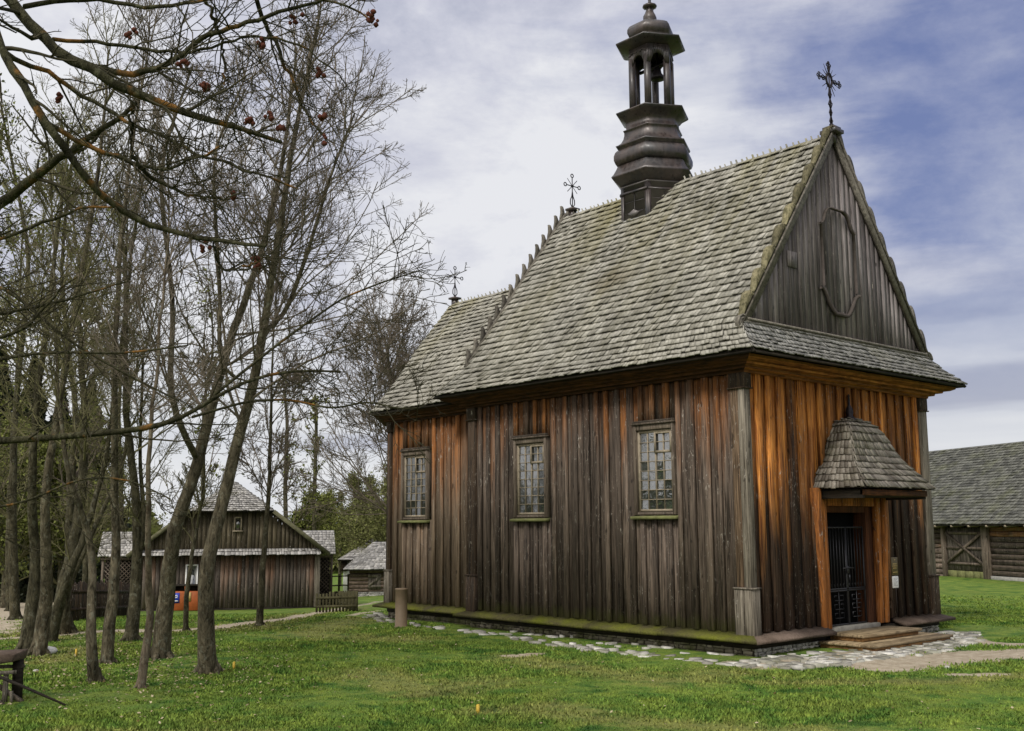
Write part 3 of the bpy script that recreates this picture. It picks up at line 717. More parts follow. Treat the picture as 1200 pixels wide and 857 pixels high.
# ridge combs: tips of the lee-side shakes standing above the ridge
def comb(x0, x1, z):
    mb = MB(); x = x0
    while x < x1:
        w = random.uniform(.04, .07); h = random.uniform(.03, .07)
        mb.hexa([(x, ym+.04, z-.14), (x+w, ym+.04, z-.14), (x+w, ym+.06, z-.14), (x, ym+.06, z-.14), (x+.01, ym-.06, z+h), (x+w*.7, ym-.06, z+h), (x+w*.7, ym-.045, z+h), (x+.01, ym-.045, z+h)])
        x += random.uniform(.12, .17)
    mb.build('ridge_comb', M['shingle'], church)
comb(-LN+.1, -.1, ZR); comb(-11.95, -LN-.1, zcr)

# front gable
def gtop(u): return ZR-.05-abs(u-ym)*(ZR-ZG)/(ym+.05)
gable = siding('gable', M['gable'], (0.03, -.05), (0.03, WD+.05), ZG-.05, 9.95, (1, 0), top=lambda u: gtop(u-.05), pitch=.17, flat=True)
mb = MB(); mb.prism([(-.1, -.0, ZG), (-.1, WD, ZG), (-.1, ym, ZR-.1)], (.09, 0, 0)); mb.build('gable_core', M['core'], church)
# rake boards: straight inner bar plus an outer crest cut in volutes
def rake(side, x, parent, mat, crest, thick=.07, n=9, depth=.13, inner=.09, matc=None):
    s = 1 if side < 0 else -1
    p0 = np.array([-.16 if side < 0 else WD+.16, ZG-.10]); p1 = np.array([ym, ZR+.10])
    L_ = np.linalg.norm(p1-p0); d = (p1-p0)/L_; nn = np.array([-d[1], d[0]])*(1 if side < 0 else -1)
    def P(u, o, xx): q = p0+d*u+nn*o; return (xx, q[0], q[1])
    mb = MB()
    mb.hexa([P(-.05, -inner-.05, x), P(L_, -inner-.05, x), P(L_, .05, x), P(-.05, .05, x), P(-.05, -inner-.05, x+thick), P(L_, -inner-.05, x+thick), P(L_, .05, x+thick), P(-.05, .05, x+thick)])
    mb.hexa([P(0, -.02, x+thick+.002), P(L_, -.02, x+thick+.002), P(L_, .03, x+thick+.002), P(0, .03, x+thick+.002), P(0, -.02, x+thick+.03), P(L_, -.02, x+thick+.03), P(L_, .03, x+thick+.03), P(0, .03, x+thick+.03)])
    for k in range(14):
        a = .0
    # volute at the foot
    c = P(.02, -.03, 0)
    for rr in (.155, .10, .05):
        pts = [(x+thick+.012, c[1]+rr*math.cos(t), c[2]+rr*math.sin(t)) for t in np.linspace(0, 2*math.pi*.93, 14)]
        mb.tube(pts, .017, 5)
    mb.prism([(x+.01, c[1]+.16*math.cos(t), c[2]+.16*math.sin(t)) for t in np.linspace(0, 2*math.pi, 18)[:-1]], (thick, 0, 0))
    r_ = mb.build('rake_board', mat, parent)
    mb = MB()
    per = (L_-.15)/n
    for k in range(n):
        u0 = .12+k*per; m_ = 9
        prof = [(0, .0), (.04, .02), (.14, .03), (.26, .065), (.38, .11), (.52, .155), (.68, .185), (.82, .18), (.93, .14), (.985, .07), (.96, .02)]
        sc = depth/.19*(1.15-.35*k/n) 
        pts = [P(u0+per*q, .045+o*sc, x-.05) for q, o in reversed(prof)]+[P(u0, -.02, x-.05), P(u0+per*.96, -.02, x-.05)][::1]
        if side > 0: pts = pts[::-1]
        mb.prism(pts, (thick+.05, 0, 0))
        cu = P(u0+per*.84, .045+.10*sc, 0)
        if side < 0: mb.tube([(x+.056+.05*0+thick*.9, cu[1]+.035*math.cos(t), cu[2]+.035*math.sin(t)) for t in np.linspace(0, 5.6, 9)], .012, 4)
    mb.build('crest', matc or mat, parent)
rk = empty('bargeboard', (0, 0, 0), 0, church)
rake(-1, .07, rk, M['rake'], True, matc=M['crocket']); rake(1, .07, rk, M['rake'], True)
mb = MB()
mb.box((.03, -.12, ZG-.16), (.16, WD+.12, ZG-.03)); mb.box((.03, -.02, ZG-.03), (.19, WD+.02, ZG+.015))
bevel(mb.build('gable_beam', M['rake'], church), .012)
# raised ogee panel on the gable
mb = MB(); X = .075
def arc(pts): return [(X, y, z) for y, z in pts]
def bez(a, b, c, d, n=8):
    return [tuple((1-t)**3*np.array(a)+3*(1-t)**2*t*np.array(b)+3*(1-t)*t*t*np.array(c)+t**3*np.array(d)) for t in np.linspace(0, 1, n)]
tl = bez((2.50, 7.93), (2.72, 7.95), (2.62, 8.28), (2.90, 8.31))+[(3.34, 8.31)]+bez((3.34, 8.31), (3.62, 8.28), (3.52, 7.95), (3.74, 7.93))
mb_path = tl
bl = bez((2.44, 6.66), (2.62, 6.70), (2.70, 6.28), (2.92, 6.20))+[(3.32, 6.20)]+bez((3.32, 6.20), (3.54, 6.28), (3.62, 6.70), (3.80, 6.66))
for path, w_ in ((tl[8:], .06), (tl[:9], .03), (bl, .065), ([(2.54, 7.93), (2.54, 6.70)], .014), ([(3.70, 7.93), (3.70, 6.70)], .018)):
    pp = [path[0]]+[q for q0_, q in zip(path[:-1], path[1:]) if math.dist(q0_, q) > 1e-4]
    nrm_ = []
    for i_ in range(len(pp)):
        a_, b_ = pp[max(0, i_-1)], pp[min(len(pp)-1, i_+1)]; l_ = math.dist(a_, b_); nrm_.append((-(b_[1]-a_[1])/l_*w_/2, (b_[0]-a_[0])/l_*w_/2))
    vs = []
    for (y_, z_), (ny, nz_) in zip(pp, nrm_): vs += [(X-.01, y_-ny, z_-nz_), (X-.01, y_+ny, z_+nz_), (X+.05, y_+ny, z_+nz_), (X+.05, y_-ny, z_-nz_)]
    fs = [(0, 1, 2, 3), tuple(4*(len(pp)-1)+q for q in (3, 2, 1, 0))]
    for i_ in range(len(pp)-1):
        for q in range(4): fs.append((4*i_+q, 4*i_+(q+1) % 4, 4*i_+4+(q+1) % 4, 4*i_+4+q))
    mb.add(vs, fs)
mb.build('panel_frame', plain('shadowed_grey_moulding', (0.075, 0.062, 0.055), .9, .15, .35, 9), church)  # darker than the gable's own grey: the moulding's shadow painted into its colour
mb = MB(); mb.box((.03, 1.42, 6.92), (.062, 1.72, 7.22)); mb.build('patch_board', M['gable'], church)
mb = MB(); mb.box((-.10, ym-.16, ZR-.02), (.26, ym+.16, ZR+.06)); mb.box((-.04, ym-.10, ZR+.06), (.20, ym+.10, ZR+.12)); bevel(mb.build('apex_cap', M['metal'], church), .01)

# east gable: boards above the chancel roof, straight rakes with flame crockets
mb = MB(); mb.prism([(-LN-.1, .0, ZG), (-LN-.1, WD, ZG), (-LN-.1, ym, ZR-.12)], (.06, 0, 0)); mb.build('gable', M['gable'], church)
eb = empty('bargeboard', (0, 0, 0), 0, church)
for side in (-1, 1):
    p0 = np.array([-.10 if side < 0 else WD+.10, ZG-.02]); p1 = np.array([ym, ZR+.03]); L_ = np.linalg.norm(p1-p0); d = (p1-p0)/L_
    mb = MB(); xb = -LN-.10
    nn = np.array([-d[1], d[0]])*(1 if side < 0 else -1)
    q = lambda u, o, x_: (x_, p0[0]+d[0]*u+nn[0]*o, p0[1]+d[1]*u+nn[1]*o)
    mb.hexa([q(0, -.12, xb), q(L_, -.12, xb), q(L_, .06, xb), q(0, .06, xb), q(0, -.12, xb+.09), q(L_, -.12, xb+.09), q(L_, .06, xb+.09), q(0, .06, xb+.09)])
    nk = 15
    for k in range(nk):
        u = .15+(L_-.3)*k/(nk-1); c = q(u, .04, 0); sg = -1 if side < 0 else 1
        pf = [(-.10, -.10), (-.115, .08), (-.09, .20), (-.03, .29), (.05, .30), (.035, .22), (.04, .12), (.075, .02), (.09, -.10)]
        pts = [(xb+.0, c[1]+(-sg)*o*.75*-1, c[2]+z) for o, z in pf]
        mb.prism(pts, (.055, 0, 0))
    mb.build('rake_board', M['rake'], eb)

# wrought iron crosses
def cross(loc, h, arm, ornate, name='cross'):
    c = empty(name, loc, 0, church); mb = MB()
    z = 0.0
    if ornate:
        mb.tube([(0, 0, 0), (0, 0, h)], .016, 6)
        for zc_, r_ in ((.16, .05), (.34, .045), (.52, .06), (.72, .05)):
            for s in (-1, 1):
                mb.tube([(0, 0, zc_-.11), (0, s*r_, zc_), (0, 0, zc_+.11)], .013, 5)
            mb.tube([(-r_*.8, 0, zc_), (0, 0, zc_+.1)], .011, 4); mb.tube([(r_*.8, 0, zc_), (0, 0, zc_-.1)], .011, 4)
        cz = h*.72
        mb.tube([(0, .105*math.cos(t), cz+.15*math.sin(t)) for t in np.linspace(0, 2*math.pi, 19)], .020, 6)
        mb.tube([(0, .075*math.cos(t), cz+.115*math.sin(t)) for t in np.linspace(0, 2*math.pi, 19)], .012, 5)
        for k in range(16):
            t = 2*math.pi*(k+.5)/16; l = .30 if k % 2 else .24
            mb.tube([(0, .10*math.cos(t), cz+.14*math.sin(t)), (0, (l+.02)*math.cos(t), cz+(l+.06)*math.sin(t))], [.011, .005], 4)
        for s in (-1, 1):
            mb.tube([(0, s*.1, cz), (0, s*arm, cz)], .016, 5)
            for o in (-1, 1): mb.tube([(0, s*.14, cz+.005), (0, s*.22, cz+o*.05), (0, s*.30, cz)], .012, 4)
            for dy, dz in ((arm, .045), (arm, -.045), (arm+.045, 0)):
                mb.tube([(0, s*dy+.032*math.cos(t), cz+dz+.032*math.sin(t)) for t in np.linspace(0, 6.28, 9)], .012, 4)
        for dy, dz in ((-.045, 0), (.045, 0), (0, .045)):
            mb.tube([(0, dy+.032*math.cos(t), h-.08+dz+.032*math.sin(t)) for t in np.linspace(0, 6.28, 9)], .012, 4)
        for o in (-1, 1): mb.tube([(0, 0, cz+.17), (0, o*.05, cz+.25), (0, 0, cz+.33)], .012, 4)
        mb.box((-.03, -.03, 0), (.03, .03, .1))
    else:
        mb.tube([(0, 0, 0), (0, 0, h-.09)], .013, 6); cz = h*.66
        for s in (-1, 1):
            mb.tube([(0, 0, .04), (0, s*.075, .14), (0, s*.07, .24), (0, s*.02, .34), (0, 0, .46)], .014, 5)
            mb.tube([(0, 0, cz), (0, s*arm, cz)], .013, 5)
            mb.tube([(0, s*(arm+.045)+.045*math.cos(t), cz+.045*math.sin(t)) for t in np.linspace(0, 6.28, 11)], .013, 5)
            for o in (-1, 1): mb.tube([(0, 0, cz), (0, s*.17, cz+o*.17)], .010, 4)
        mb.tube([(0, .045*math.cos(t), h-.045+.045*math.sin(t)) for t in np.linspace(0, 6.28, 11)], .013, 5)
        mb.tube([(.03*math.cos(t), .03*math.sin(t), cz) for t in np.linspace(0, 6.28, 7)], .02, 4)
    o = mb.build('ironwork', M['iron'], c)
    mb = MB(); mb.box((-.07, -.07, -.30), (.07, .07, -.02)); mb.box((-.13, -.13, -.03), (.13, .13, .02)); mb.build('socket', M['metal'], c)
    return c
cross((.08, ym, ZR+.10), 1.42, .36, True)
cross((-7.27, ym, ZR+.12), .92, .20, False)
cross((-12.0, ym, zcr+.14), .92, .20, False)

# hexagonal turret
tur = empty('turret', (-4.58, ym, 0), 0, church)
def hexl(name, prof, mat=M['metal'], n=6, bev=True):
    mb = MB(); mb.lathe(prof, (0, 0, 0), n, 0.0); o = mb.build(name, mat, tur); return o
hexl('base', [(.79, 8.4), (.79, 9.84), (.80, 9.84), (.80, 9.87)], M['metal_panel'])
hexl('skirt', [(.80, 9.87), (.86, 9.93), (1.02, 10.07), (1.035, 10.10), (.98, 10.16), (.90, 10.30), (.87, 10.37), (.86, 10.38)])
hexl('bulge', [(.86, 10.38), (.93, 10.42), (.965, 10.50), (.965, 10.60), (.93, 10.69), (.88, 10.74)])
hexl('cornice', [(.84, 10.741), (.84, 10.77), (.90, 10.82), (.915, 10.85), (.86, 10.87), (.78, 10.93), (.725, 11.02), (.70, 11.12), (.70, 11.20), (.725, 11.22), (.725, 11.235), (.65, 11.26), (.65, 11.45), (.68, 11.47), (.72, 11.52), (.82, 11.58), (.885, 11.62), (.89, 11.65), (.62, 11.74), (.1, 11.78)])
VA = [math.radians(60*k) for k in range(6)]
for a in VA:
    mb = MB(); c = (.47*math.cos(a), .47*math.sin(a), 0)
    mb.lathe([(.088, 11.70), (.088, 12.98)], c, 6, a); mb.build('column', M['metal'], tur)
# arched skirt between the columns
mb = MB()
for k in range(6):
    a0, a1 = VA[k], VA[(k+1) % 6]; A = Vector((.54*math.cos(a0), .54*math.sin(a0), 0)); B = Vector((.54*math.cos(a1), .54*math.sin(a1), 0))
    n_ = Vector((math.cos((a0+a1)/2), math.sin((a0+a1)/2), 0)); ztop = 13.22
    prev = None
    for j in range(13):
        t = j/12; u = (t-.5)/.5
        z = 12.78 if abs(u) > .60 else 12.80+.22*math.sqrt(max(0, 1-(u/.60)**2))
        p = A.lerp(B, t); cur = (p, z)
        if prev:
            mb.hexa([prev[0]-n_*.03+Vector((0, 0, prev[1])), p-n_*.03+Vector((0, 0, z)), p+Vector((0, 0, z)), prev[0]+Vector((0, 0, prev[1])), prev[0]-n_*.03+Vector((0, 0, ztop)), p-n_*.03+Vector((0, 0, ztop)), p+Vector((0, 0, ztop)), prev[0]+Vector((0, 0, ztop))])
        prev = cur
    # zig-zag trim
    zz = [(0, 13.06), (.25, 13.13), (.38, 13.08), (.5, 13.15), (.62, 13.08), (.75, 13.13), (1, 13.06)]
    for (t0, z0), (t1, z1) in zip(zz[:-1], zz[1:]): mb.bar(A.lerp(B, t0)+n_*.012+Vector((0, 0, z0)), A.lerp(B, t1)+n_*.012+Vector((0, 0, z1)), .016, .02)
mb.build('arcade', M['metal'], tur)
mb = MB(); mb.lathe([(.05, 12.55), (.17, 12.55), (.15, 12.62), (.10, 12.70), (.08, 12.82), (.03, 12.86), (.03, 13.2)], (0.1, .1, 0), 14); mb.bar((-.45, .1, 12.88), (.45, .1, 12.88), .06); mb.build('bell', M['iron'], tur, )
hexl('roof', [(.50, 13.20), (.56, 13.24), (.80, 13.30), (.86, 13.335), (.86, 13.365), (.70, 13.42), (.50, 13.48), (.48, 13.50), (.53, 13.56), (.575, 13.65), (.57, 13.74), (.52, 13.82), (.43, 13.88), (.28, 13.93), (.16, 13.96), (.15, 13.98), (.17, 14.05), (.165, 14.12), (.12, 14.20), (.09, 14.28), (.10, 14.33)])
mb = MB(); mb.lathe([(.10, 14.33), (.17, 14.36), (.17, 14.40), (.06, 14.45), (.035, 14.50), (.035, 14.56), (.10, 14.60), (.13, 14.68), (.10, 14.76), (.02, 14.80), (.02, 15.4)], (0, 0, 0), 10)
mb.build('finial', M['metal'], tur, smooth=False)
# seams and corner strips on the base, diamond vents
mb = MB()
for k in range(6):
    a0, a1 = VA[k], VA[(k+1) % 6]; A = Vector((.795*math.cos(a0), .795*math.sin(a0), 0)); B = Vector((.795*math.cos(a1), .795*math.sin(a1), 0)); n_ = Vector((math.cos((a0+a1)/2), math.sin((a0+a1)/2), 0))
    d = (B-A).normalized()
    for P_, sgn in ((A, 1), (B, -1)):
        mb.hexa([P_+n_*.0+Vector((0, 0, 8.5)), P_+d*sgn*.075+Vector((0, 0, 8.5)), P_+d*sgn*.075+n_*.016+Vector((0, 0, 8.5)), P_+n_*.016+Vector((0, 0, 8.5)), P_+Vector((0, 0, 9.83)), P_+d*sgn*.075+Vector((0, 0, 9.83)), P_+d*sgn*.075+n_*.016+Vector((0, 0, 9.83)), P_+n_*.016+Vector((0, 0, 9.83))] if sgn > 0 else
                [P_+d*sgn*.075+Vector((0, 0, 8.5)), P_+Vector((0, 0, 8.5)), P_+n_*.016+Vector((0, 0, 8.5)), P_+d*sgn*.075+n_*.016+Vector((0, 0, 8.5)), P_+d*sgn*.075+Vector((0, 0, 9.831)), P_+Vector((0, 0, 9.831)), P_+n_*.016+Vector((0, 0, 9.831)), P_+d*sgn*.075+n_*.016+Vector((0, 0, 9.831))])
    mb.bar(A+n_*.02+Vector((0, 0, 9.68)), B+n_*.02+Vector((0, 0, 9.68)), .05, .05)
    Mp = (A+B)/2
    for z in (8.95, 9.2, 9.45): mb.bar(A.lerp(B, .15)+n_*.004+Vector((0, 0, z)), A.lerp(B, .85)+n_*.004+Vector((0, 0, z)), .012, .012)
    mb.bar(Mp+n_*.004+Vector((0, 0, 8.6)), Mp+n_*.004+Vector((0, 0, 9.64)), .012, .012)
mb.build('corner_strips', M['metal'], tur)
for k in range(6):
    a = (VA[k]+VA[(k+1) % 6] + (2*math.pi if k == 5 else 0))/2; n_ = Vector((math.cos(a), math.sin(a), 0)); d = Vector((-n_.y, n_.x, 0)); c = n_*.69+Vector((0, 0, 9.17))
    mb = MB(); z_ = Vector((0, 0, 1))
    mb.prism([c-d*.17, c-z_*.085, c+d*.17, c+z_*.085], n_*.05)
    mb.build('vent', M['metal_panel'], tur)
mb = MB(); mb.bar((-.75-.0, -.70, 8.98), (.45, -.70, 8.98), .03, .14); mb.build('flashing', plain('grey_lead', (0.22, 0.22, 0.22), .5, .4), tur)

# windows
def window(x0, x1, z0, z1, y, glass, vent=(2, 2)):
    w = empty('window', (0, 0, 0), 0, church)
    mb = MB(); t = .06
    mb.box((x0, y-.075, z0+.06), (x0+t, y+.08, z1-.07)); mb.box((x1-t, y-.075, z0+.06), (x1, y+.08, z1-.07)); mb.box((x0+t, y-.06, z1-.17), (x1-t, y+.08, z1-.075))
    mb.box((x0-.02, y-.105, z1-.07), (x1+.02, y+.08, z1-.03)); mb.box((x0-.01, y-.08, z1-.03), (x1+.01, y+.08, z1+.01)); mb.box((x0+t, y-.05, z0+.06), (x1-t, y+.08, z0+.11))
    bevel(mb.build('frame', M['frame'], w), .008)
    mb = MB(); mb.hexa([(x0-.04, y-.14, z0-.02), (x1+.04, y-.14, z0-.02), (x1+.04, y+.06, z0-.02), (x0-.04, y+.06, z0-.02), (x0-.04, y-.14, z0+.03), (x1+.04, y-.14, z0+.03), (x1+.04, y+.06, z0+.058), (x0-.04, y+.06, z0+.058)])
    mb.build('sill', M['mossy'], w)
    a0, a1, b0, b1 = x0+t+.01, x1-t-.01, z0+.12, z1-.18; yf = y-.015
    mb = MB(); s = .045
    mb.box((a0, yf, b0), (a0+s, y+.04, b1)); mb.box((a1-s, yf, b0), (a1, y+.04, b1)); mb.box((a0+s, yf, b0), (a1-s, y+.04, b0+s)); mb.box((a0+s, yf, b1-s), (a1-s, y+.04, b1))
    c0, c1, d0, d1 = a0+s, a1-s, b0+s, b1-s; nx, nz = 4, 8
    for i in range(1, nx): 
        x = c0+(c1-c0)*i/nx; wd = .013 if i != 2 else .024
        mb.box((x-wd/2, yf+.006, d0), (x+wd/2, y+.03, d1))
    for j in range(1, nz):
        z = d0+(d1-d0)*j/nz; mb.box((c0, yf+.009, z-.007), (c1, y+.028, z+.007))
    # small opening light, top right
    xm = c0+(c1-c0)*.5; zm = d0+(d1-d0)*(nz-2)/nz
    for bx in (((xm-.01, yf-.014, zm-.03), (xm+.03, yf+.0, d1)), ((c1-.02, yf-.014, zm-.03), (c1+.03, yf+.0, d1)), ((xm+.03, yf-.014, zm-.03), (c1-.02, yf, zm+.015)), ((xm+.03, yf-.014, d1-.03), (c1-.02, yf, d1))): mb.box(*bx)
    mb.build('sash', M['sash'], w)
    mb = MB()
    for i in range(nx):
        for j in range(nz):
            xa, xb = c0+(c1-c0)*i/nx, c0+(c1-c0)*(i+1)/nx; za, zb = d0+(d1-d0)*j/nz, d0+(d1-d0)*(j+1)/nz
            q = [random.gauss(0, .0025) for _ in range(4)]; yy = y+.015
            mb.add([(xa, yy+q[0], za), (xb, yy+q[1], za), (xb, yy+q[2], zb), (xa, yy+q[3], zb)], [(0, 1, 2, 3)])
    mb.build('pane', glass, w)
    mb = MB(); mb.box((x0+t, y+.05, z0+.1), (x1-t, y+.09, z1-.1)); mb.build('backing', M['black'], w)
window(*WIN[0], 0, M['glass']); window(*WIN[1], 0, M['glass']); window(*WINC, .27, M['glass_dark'])

# portal: splayed cheeks, lintel, door recess, iron gate
po = empty('portal', (0, 0, 0), 0, church)
mb = MB()
def post(y0, y1, yt0, yt1, x0, x1, xt1, z0, z1):
    mb.hexa([(x0, y0, z0), (x1, y0, z0), (x1, y1, z0), (x0, y1, z0), (x0, yt0, z1), (xt1, yt0, z1), (xt1, yt1, z1), (x0, yt1, z1)])
for a_ in ((2.02, 2.15, 1.88, 2.03, -.02, .10, .16, ZL, 2.84), (2.17, 2.29, 2.10, 2.24, -.02, .085, .11, ZL, 2.84), (4.15, 4.27, 4.20, 4.32, -.02, .10, .16, ZL, 2.84), (3.98, 4.10, 4.0, 4.13, -.02, .085, .11, ZL, 2.84)):
    mb = MB(); post(*a_); bevel(mb.build('jamb', M['portal'], po), .012)
mb = MB(); mb.box((-.02, 2.30, 2.52), (.07, 3.98, 2.80)); bevel(mb.build('lintel', M['portal'], po), .01)
for a_, b_ in (((-.30, 2.15, .2), (-.02, 2.44, 2.6)), ((-.30, 3.78, .2), (-.02, 4.02, 2.6)), ((-.30, 2.44, 2.40), (-.03, 3.78, 2.8))):
    mb = MB(); mb.box(a_, b_); bevel(mb.build('reveal', M['portal_dark'], po), .01)
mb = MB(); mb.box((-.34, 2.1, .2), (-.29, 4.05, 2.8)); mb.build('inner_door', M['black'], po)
mb = MB(); mb.box((-.30, 2.30, .16), (.06, 4.0, .315)); bevel(mb.build('threshold', plain('grey_threshold_timber', (0.17, 0.16, 0.14), .9, .1, .3, 9), po), .015)
gate = empty('gate', (0, 0, 0), 0, church)
mb = MB(); gx = -.08; y0, y1, z0, z1 = 2.50, 3.72, .335, 2.12; ymid = (y0+y1)/2
for a, b in (((y0, z0), (y0, z1)), ((y1, z0), (y1, z1)), ((y0, z1), (y1, z1)), ((y0, z0), (y1, z0)), ((ymid-.012, z0), (ymid-.012, z1)), ((ymid+.016, z0), (ymid+.016, z1)), ((y0, .95), (y1, .95)), ((y0, .985), (y1, .985))):
    mb.bar((gx, *a), (gx, *b), .026, .026)
n = 12
for i in range(1, n):
    y = y0+(y1-y0)*i/n
    if abs(y-ymid) < .04: continue
    mb.tube([(gx, y, .97), (gx, y, z1)], .009, 5)
    mb.tube([(gx+.0, y, 1.0), (gx+.0, y-.028, 1.045), (gx, y-.03, 1.08)], .006, 4)
for c in (y0+(ymid-y0)/2, ymid+(y1-ymid)/2):
    mb.tube([(gx, c, z0), (gx, c, .95)], .008, 5)
    for s in (-1, 1):
        for k in range(3):
            zb = z0+.12+.16*k
            mb.tube([(gx, c, zb), (gx, c+s*.15, zb), (gx, c+s*.15, zb+.09), (gx, c+s*.06, zb+.09)], .009, 5)
mb.build('bars', M['gate_iron'], gate)
mb = MB(); mb.box((gx+.01, ymid-.03, 1.26), (gx+.035, ymid+.03, 1.40)); mb.tube([(gx+.03, ymid-.16, 1.36), (gx+.05, ymid, 1.37), (gx+.03, ymid+.20, 1.36)], .012, 6); mb.tube([(gx+.05, ymid+.02, 1.24), (gx+.05, ymid+.02, 1.12)], .014, 6); mb.build('handle', M['gate_iron'], gate)

# bell-cast canopy
LV = [(2.82, 1.24, 1.08), (2.90, 1.20, 1.03), (3.02, 1.12, .93), (3.20, .98, .78), (3.38, .84, .65), (3.57, .72, .56), (3.80, .625, .49), (3.95, .56, .43), (4.06, .46, .34), (4.13, .30, .22), (4.17, .12, .11)]
yc = 3.20
can = empty('canopy', (0, 0, 0), 0, church)
wl = [(0.0, yc-w_, z) for z, w_, d_ in LV]; fl = [(d_, yc-w_, z) for z, w_, d_ in LV]; fr = [(d_, yc+w_, z) for z, w_, d_ in LV]; wr = [(0.0, yc+w_, z) for z, w_, d_ in LV]
join_build('shingles', [shingles(wl, fl, row=.17, w=.085, lift=.042, jit=.007), shingles(fl, fr, row=.17, w=.085, lift=.042, jit=.007), shingles(fr, wr, row=.17, w=.085, lift=.042, jit=.007)], M['shingle_canopy'], can)
mb = MB()
for k in range(len(LV)-1):
    for A_, B_ in ((wl, fl), (fl, fr), (fr, wr)):
        mb.add([A_[k], B_[k], B_[k+1], A_[k+1]], [(0, 1, 2, 3)])
mb.add([wl[-1], fl[-1], fr[-1], wr[-1]], [(0, 1, 2, 3)])
mb.build('deck', M['beam'], can)
mb = MB(); d_, w_ = .98, 1.13
mb.box((0, yc-w_, 2.64), (d_-.02, yc-w_+.07, 2.805)); mb.box((0, yc+w_-.07, 2.64), (d_-.02, yc+w_, 2.805)); mb.box((0, yc-w_+.072, 2.68), (d_-.09, yc+w_-.072, 2.72))
bevel(mb.build('soffit', M['beam'], can), .01)
mb = MB(); mb.box((d_-.08, yc-w_-.0, 2.69), (d_+.01, yc+w_, 2.80)); bevel(mb.build('fascia', M['cornice'], can), .01)
mb = MB(); mb.lathe([(.14, 4.13), (.12, 4.18), (.06, 4.24), (.075, 4.30), (.07, 4.36), (.025, 4.45), (.018, 4.60), (.03, 4.62), (.01, 4.66)], (.10, yc, 0), 8)
mb.tube([(.10, yc, 4.3), (.10, yc+.09, 4.34), (.10, yc+.12, 4.30)], .014, 4); mb.build('finial', M['iron'], can)
church_parts_done = True

# ------------------------------------------------------------------ things around the church
st = empty('wooden_steps', (0.5, 3.2, 0)); tag(st, 'two broad worn plank steps below the iron church gate', 'steps')
mb = MB()
mb.box((-.44, -1.30, -.02), (.62, 1.42, .07), 1); mb.box((-.44, -.98, .121), (.22, .98, .19), 1); bevel(mb.build('riser', [M['step_side'], M['step_side']], st), .01)
mb = MB()
for k in range(4): mb.box((-.44+.275*k+.004, -1.35, .071), (-.44+.275*(k+1)-.004, 1.47, .12))
for k in range(3): mb.box((-.44+.24*k+.004, -1.03, .191), (-.44+.24*(k+1)-.004, 1.03, .242))
bevel(mb.build('tread', M['step'], st), .01)
sg = empty('plaque', (.06, 4.60, 1.36)); tag(sg, 'small dark olive plaque with gold lines on the front wall', 'plaque')
mb = MB(); mb.box((0, -.12, -.18), (.02, .12, .17)); bevel(mb.build('plate', M['olive'], sg), .006)
mb = MB()
for z_, w_ in ((.12, .02), (.04, .08), (.0, .09), (-.04, .07), (-.12, .085)): mb.box((.0205, -w_, z_-.008), (.0225, w_, z_+.008))
mb.build('lettering', M['gold'], sg)
pn = empty('notice', (.058, 4.605, 1.05)); tag(pn, 'white paper notice in a frame below the olive plaque', 'notice')
mb = MB(); mb.box((0, -.115, -.115), (.018, .115, .115)); bevel(mb.build('sheet', M['white'], pn), .012)
mb = MB()
for k in range(7): mb.box((.0185, -.08, .07-.023*k), (.0195, .08-.03*(k % 3), .076-.023*k))
mb.build('lettering', M['ink'], pn)
mb = MB(); mb.box((0, -.02, -.60), (.018, .02, -.118)); mb.build('post', M['pilaster_dark'], pn)

p, D = hit(470, 735)
mb = MB(); mb.lathe([(.150, -.1), (.150, .02), (.134, .022), (.134, .79), (.142, .80), (.142, .825), (.13, .835)], (0, 0, 0), 32)
o = mb.build('bollard', M['bollard']); o.location = p; tag(o, 'round brown metal bollard standing in the grass by the chancel', 'bollard')
for q, h_, lab in (((274, 784), .10, 'short yellow marker peg in the grass right of the thick trunk'), ((560, 836), .09, 'short yellow marker peg alone in the open front lawn'), ((89, 768), .10, 'tiny yellow marker peg in shaded grass among the trunks')):
    p, D = hit(*q); mb = MB(); mb.hexa([(-.022, -.016, -.03), (.022, -.016, -.03), (.022, .016, -.03), (-.022, .016, -.03), (-.018, -.012, h_), (.018, -.012, h_+.012), (.018, .012, h_+.012), (-.018, .012, h_)])
    o = mb.build('marker_peg', M['yellow']); o.location = p; tag(o, lab, 'marker peg', 'yellow marker pegs in the lawn')
# pale bundle behind the leaning trunk
p, D = hit(57, 766); b_ = empty('bundle', p); tag(b_, 'small pale and dark bundle lying behind the leaning trunk', 'bundle')
mb = MB(); mb.lathe([(.02, -.02), (.13, 0), (.15, .05), (.10, .10), (.02, .12)], (0, 0, 0), 9); mb.build('sack', M['white'], b_)
mb = MB(); mb.lathe([(.02, 0), (.09, .03), (.08, .07), (.02, .10)], (-.12, .08, .0), 8); mb.build('cover', M['black'], b_)

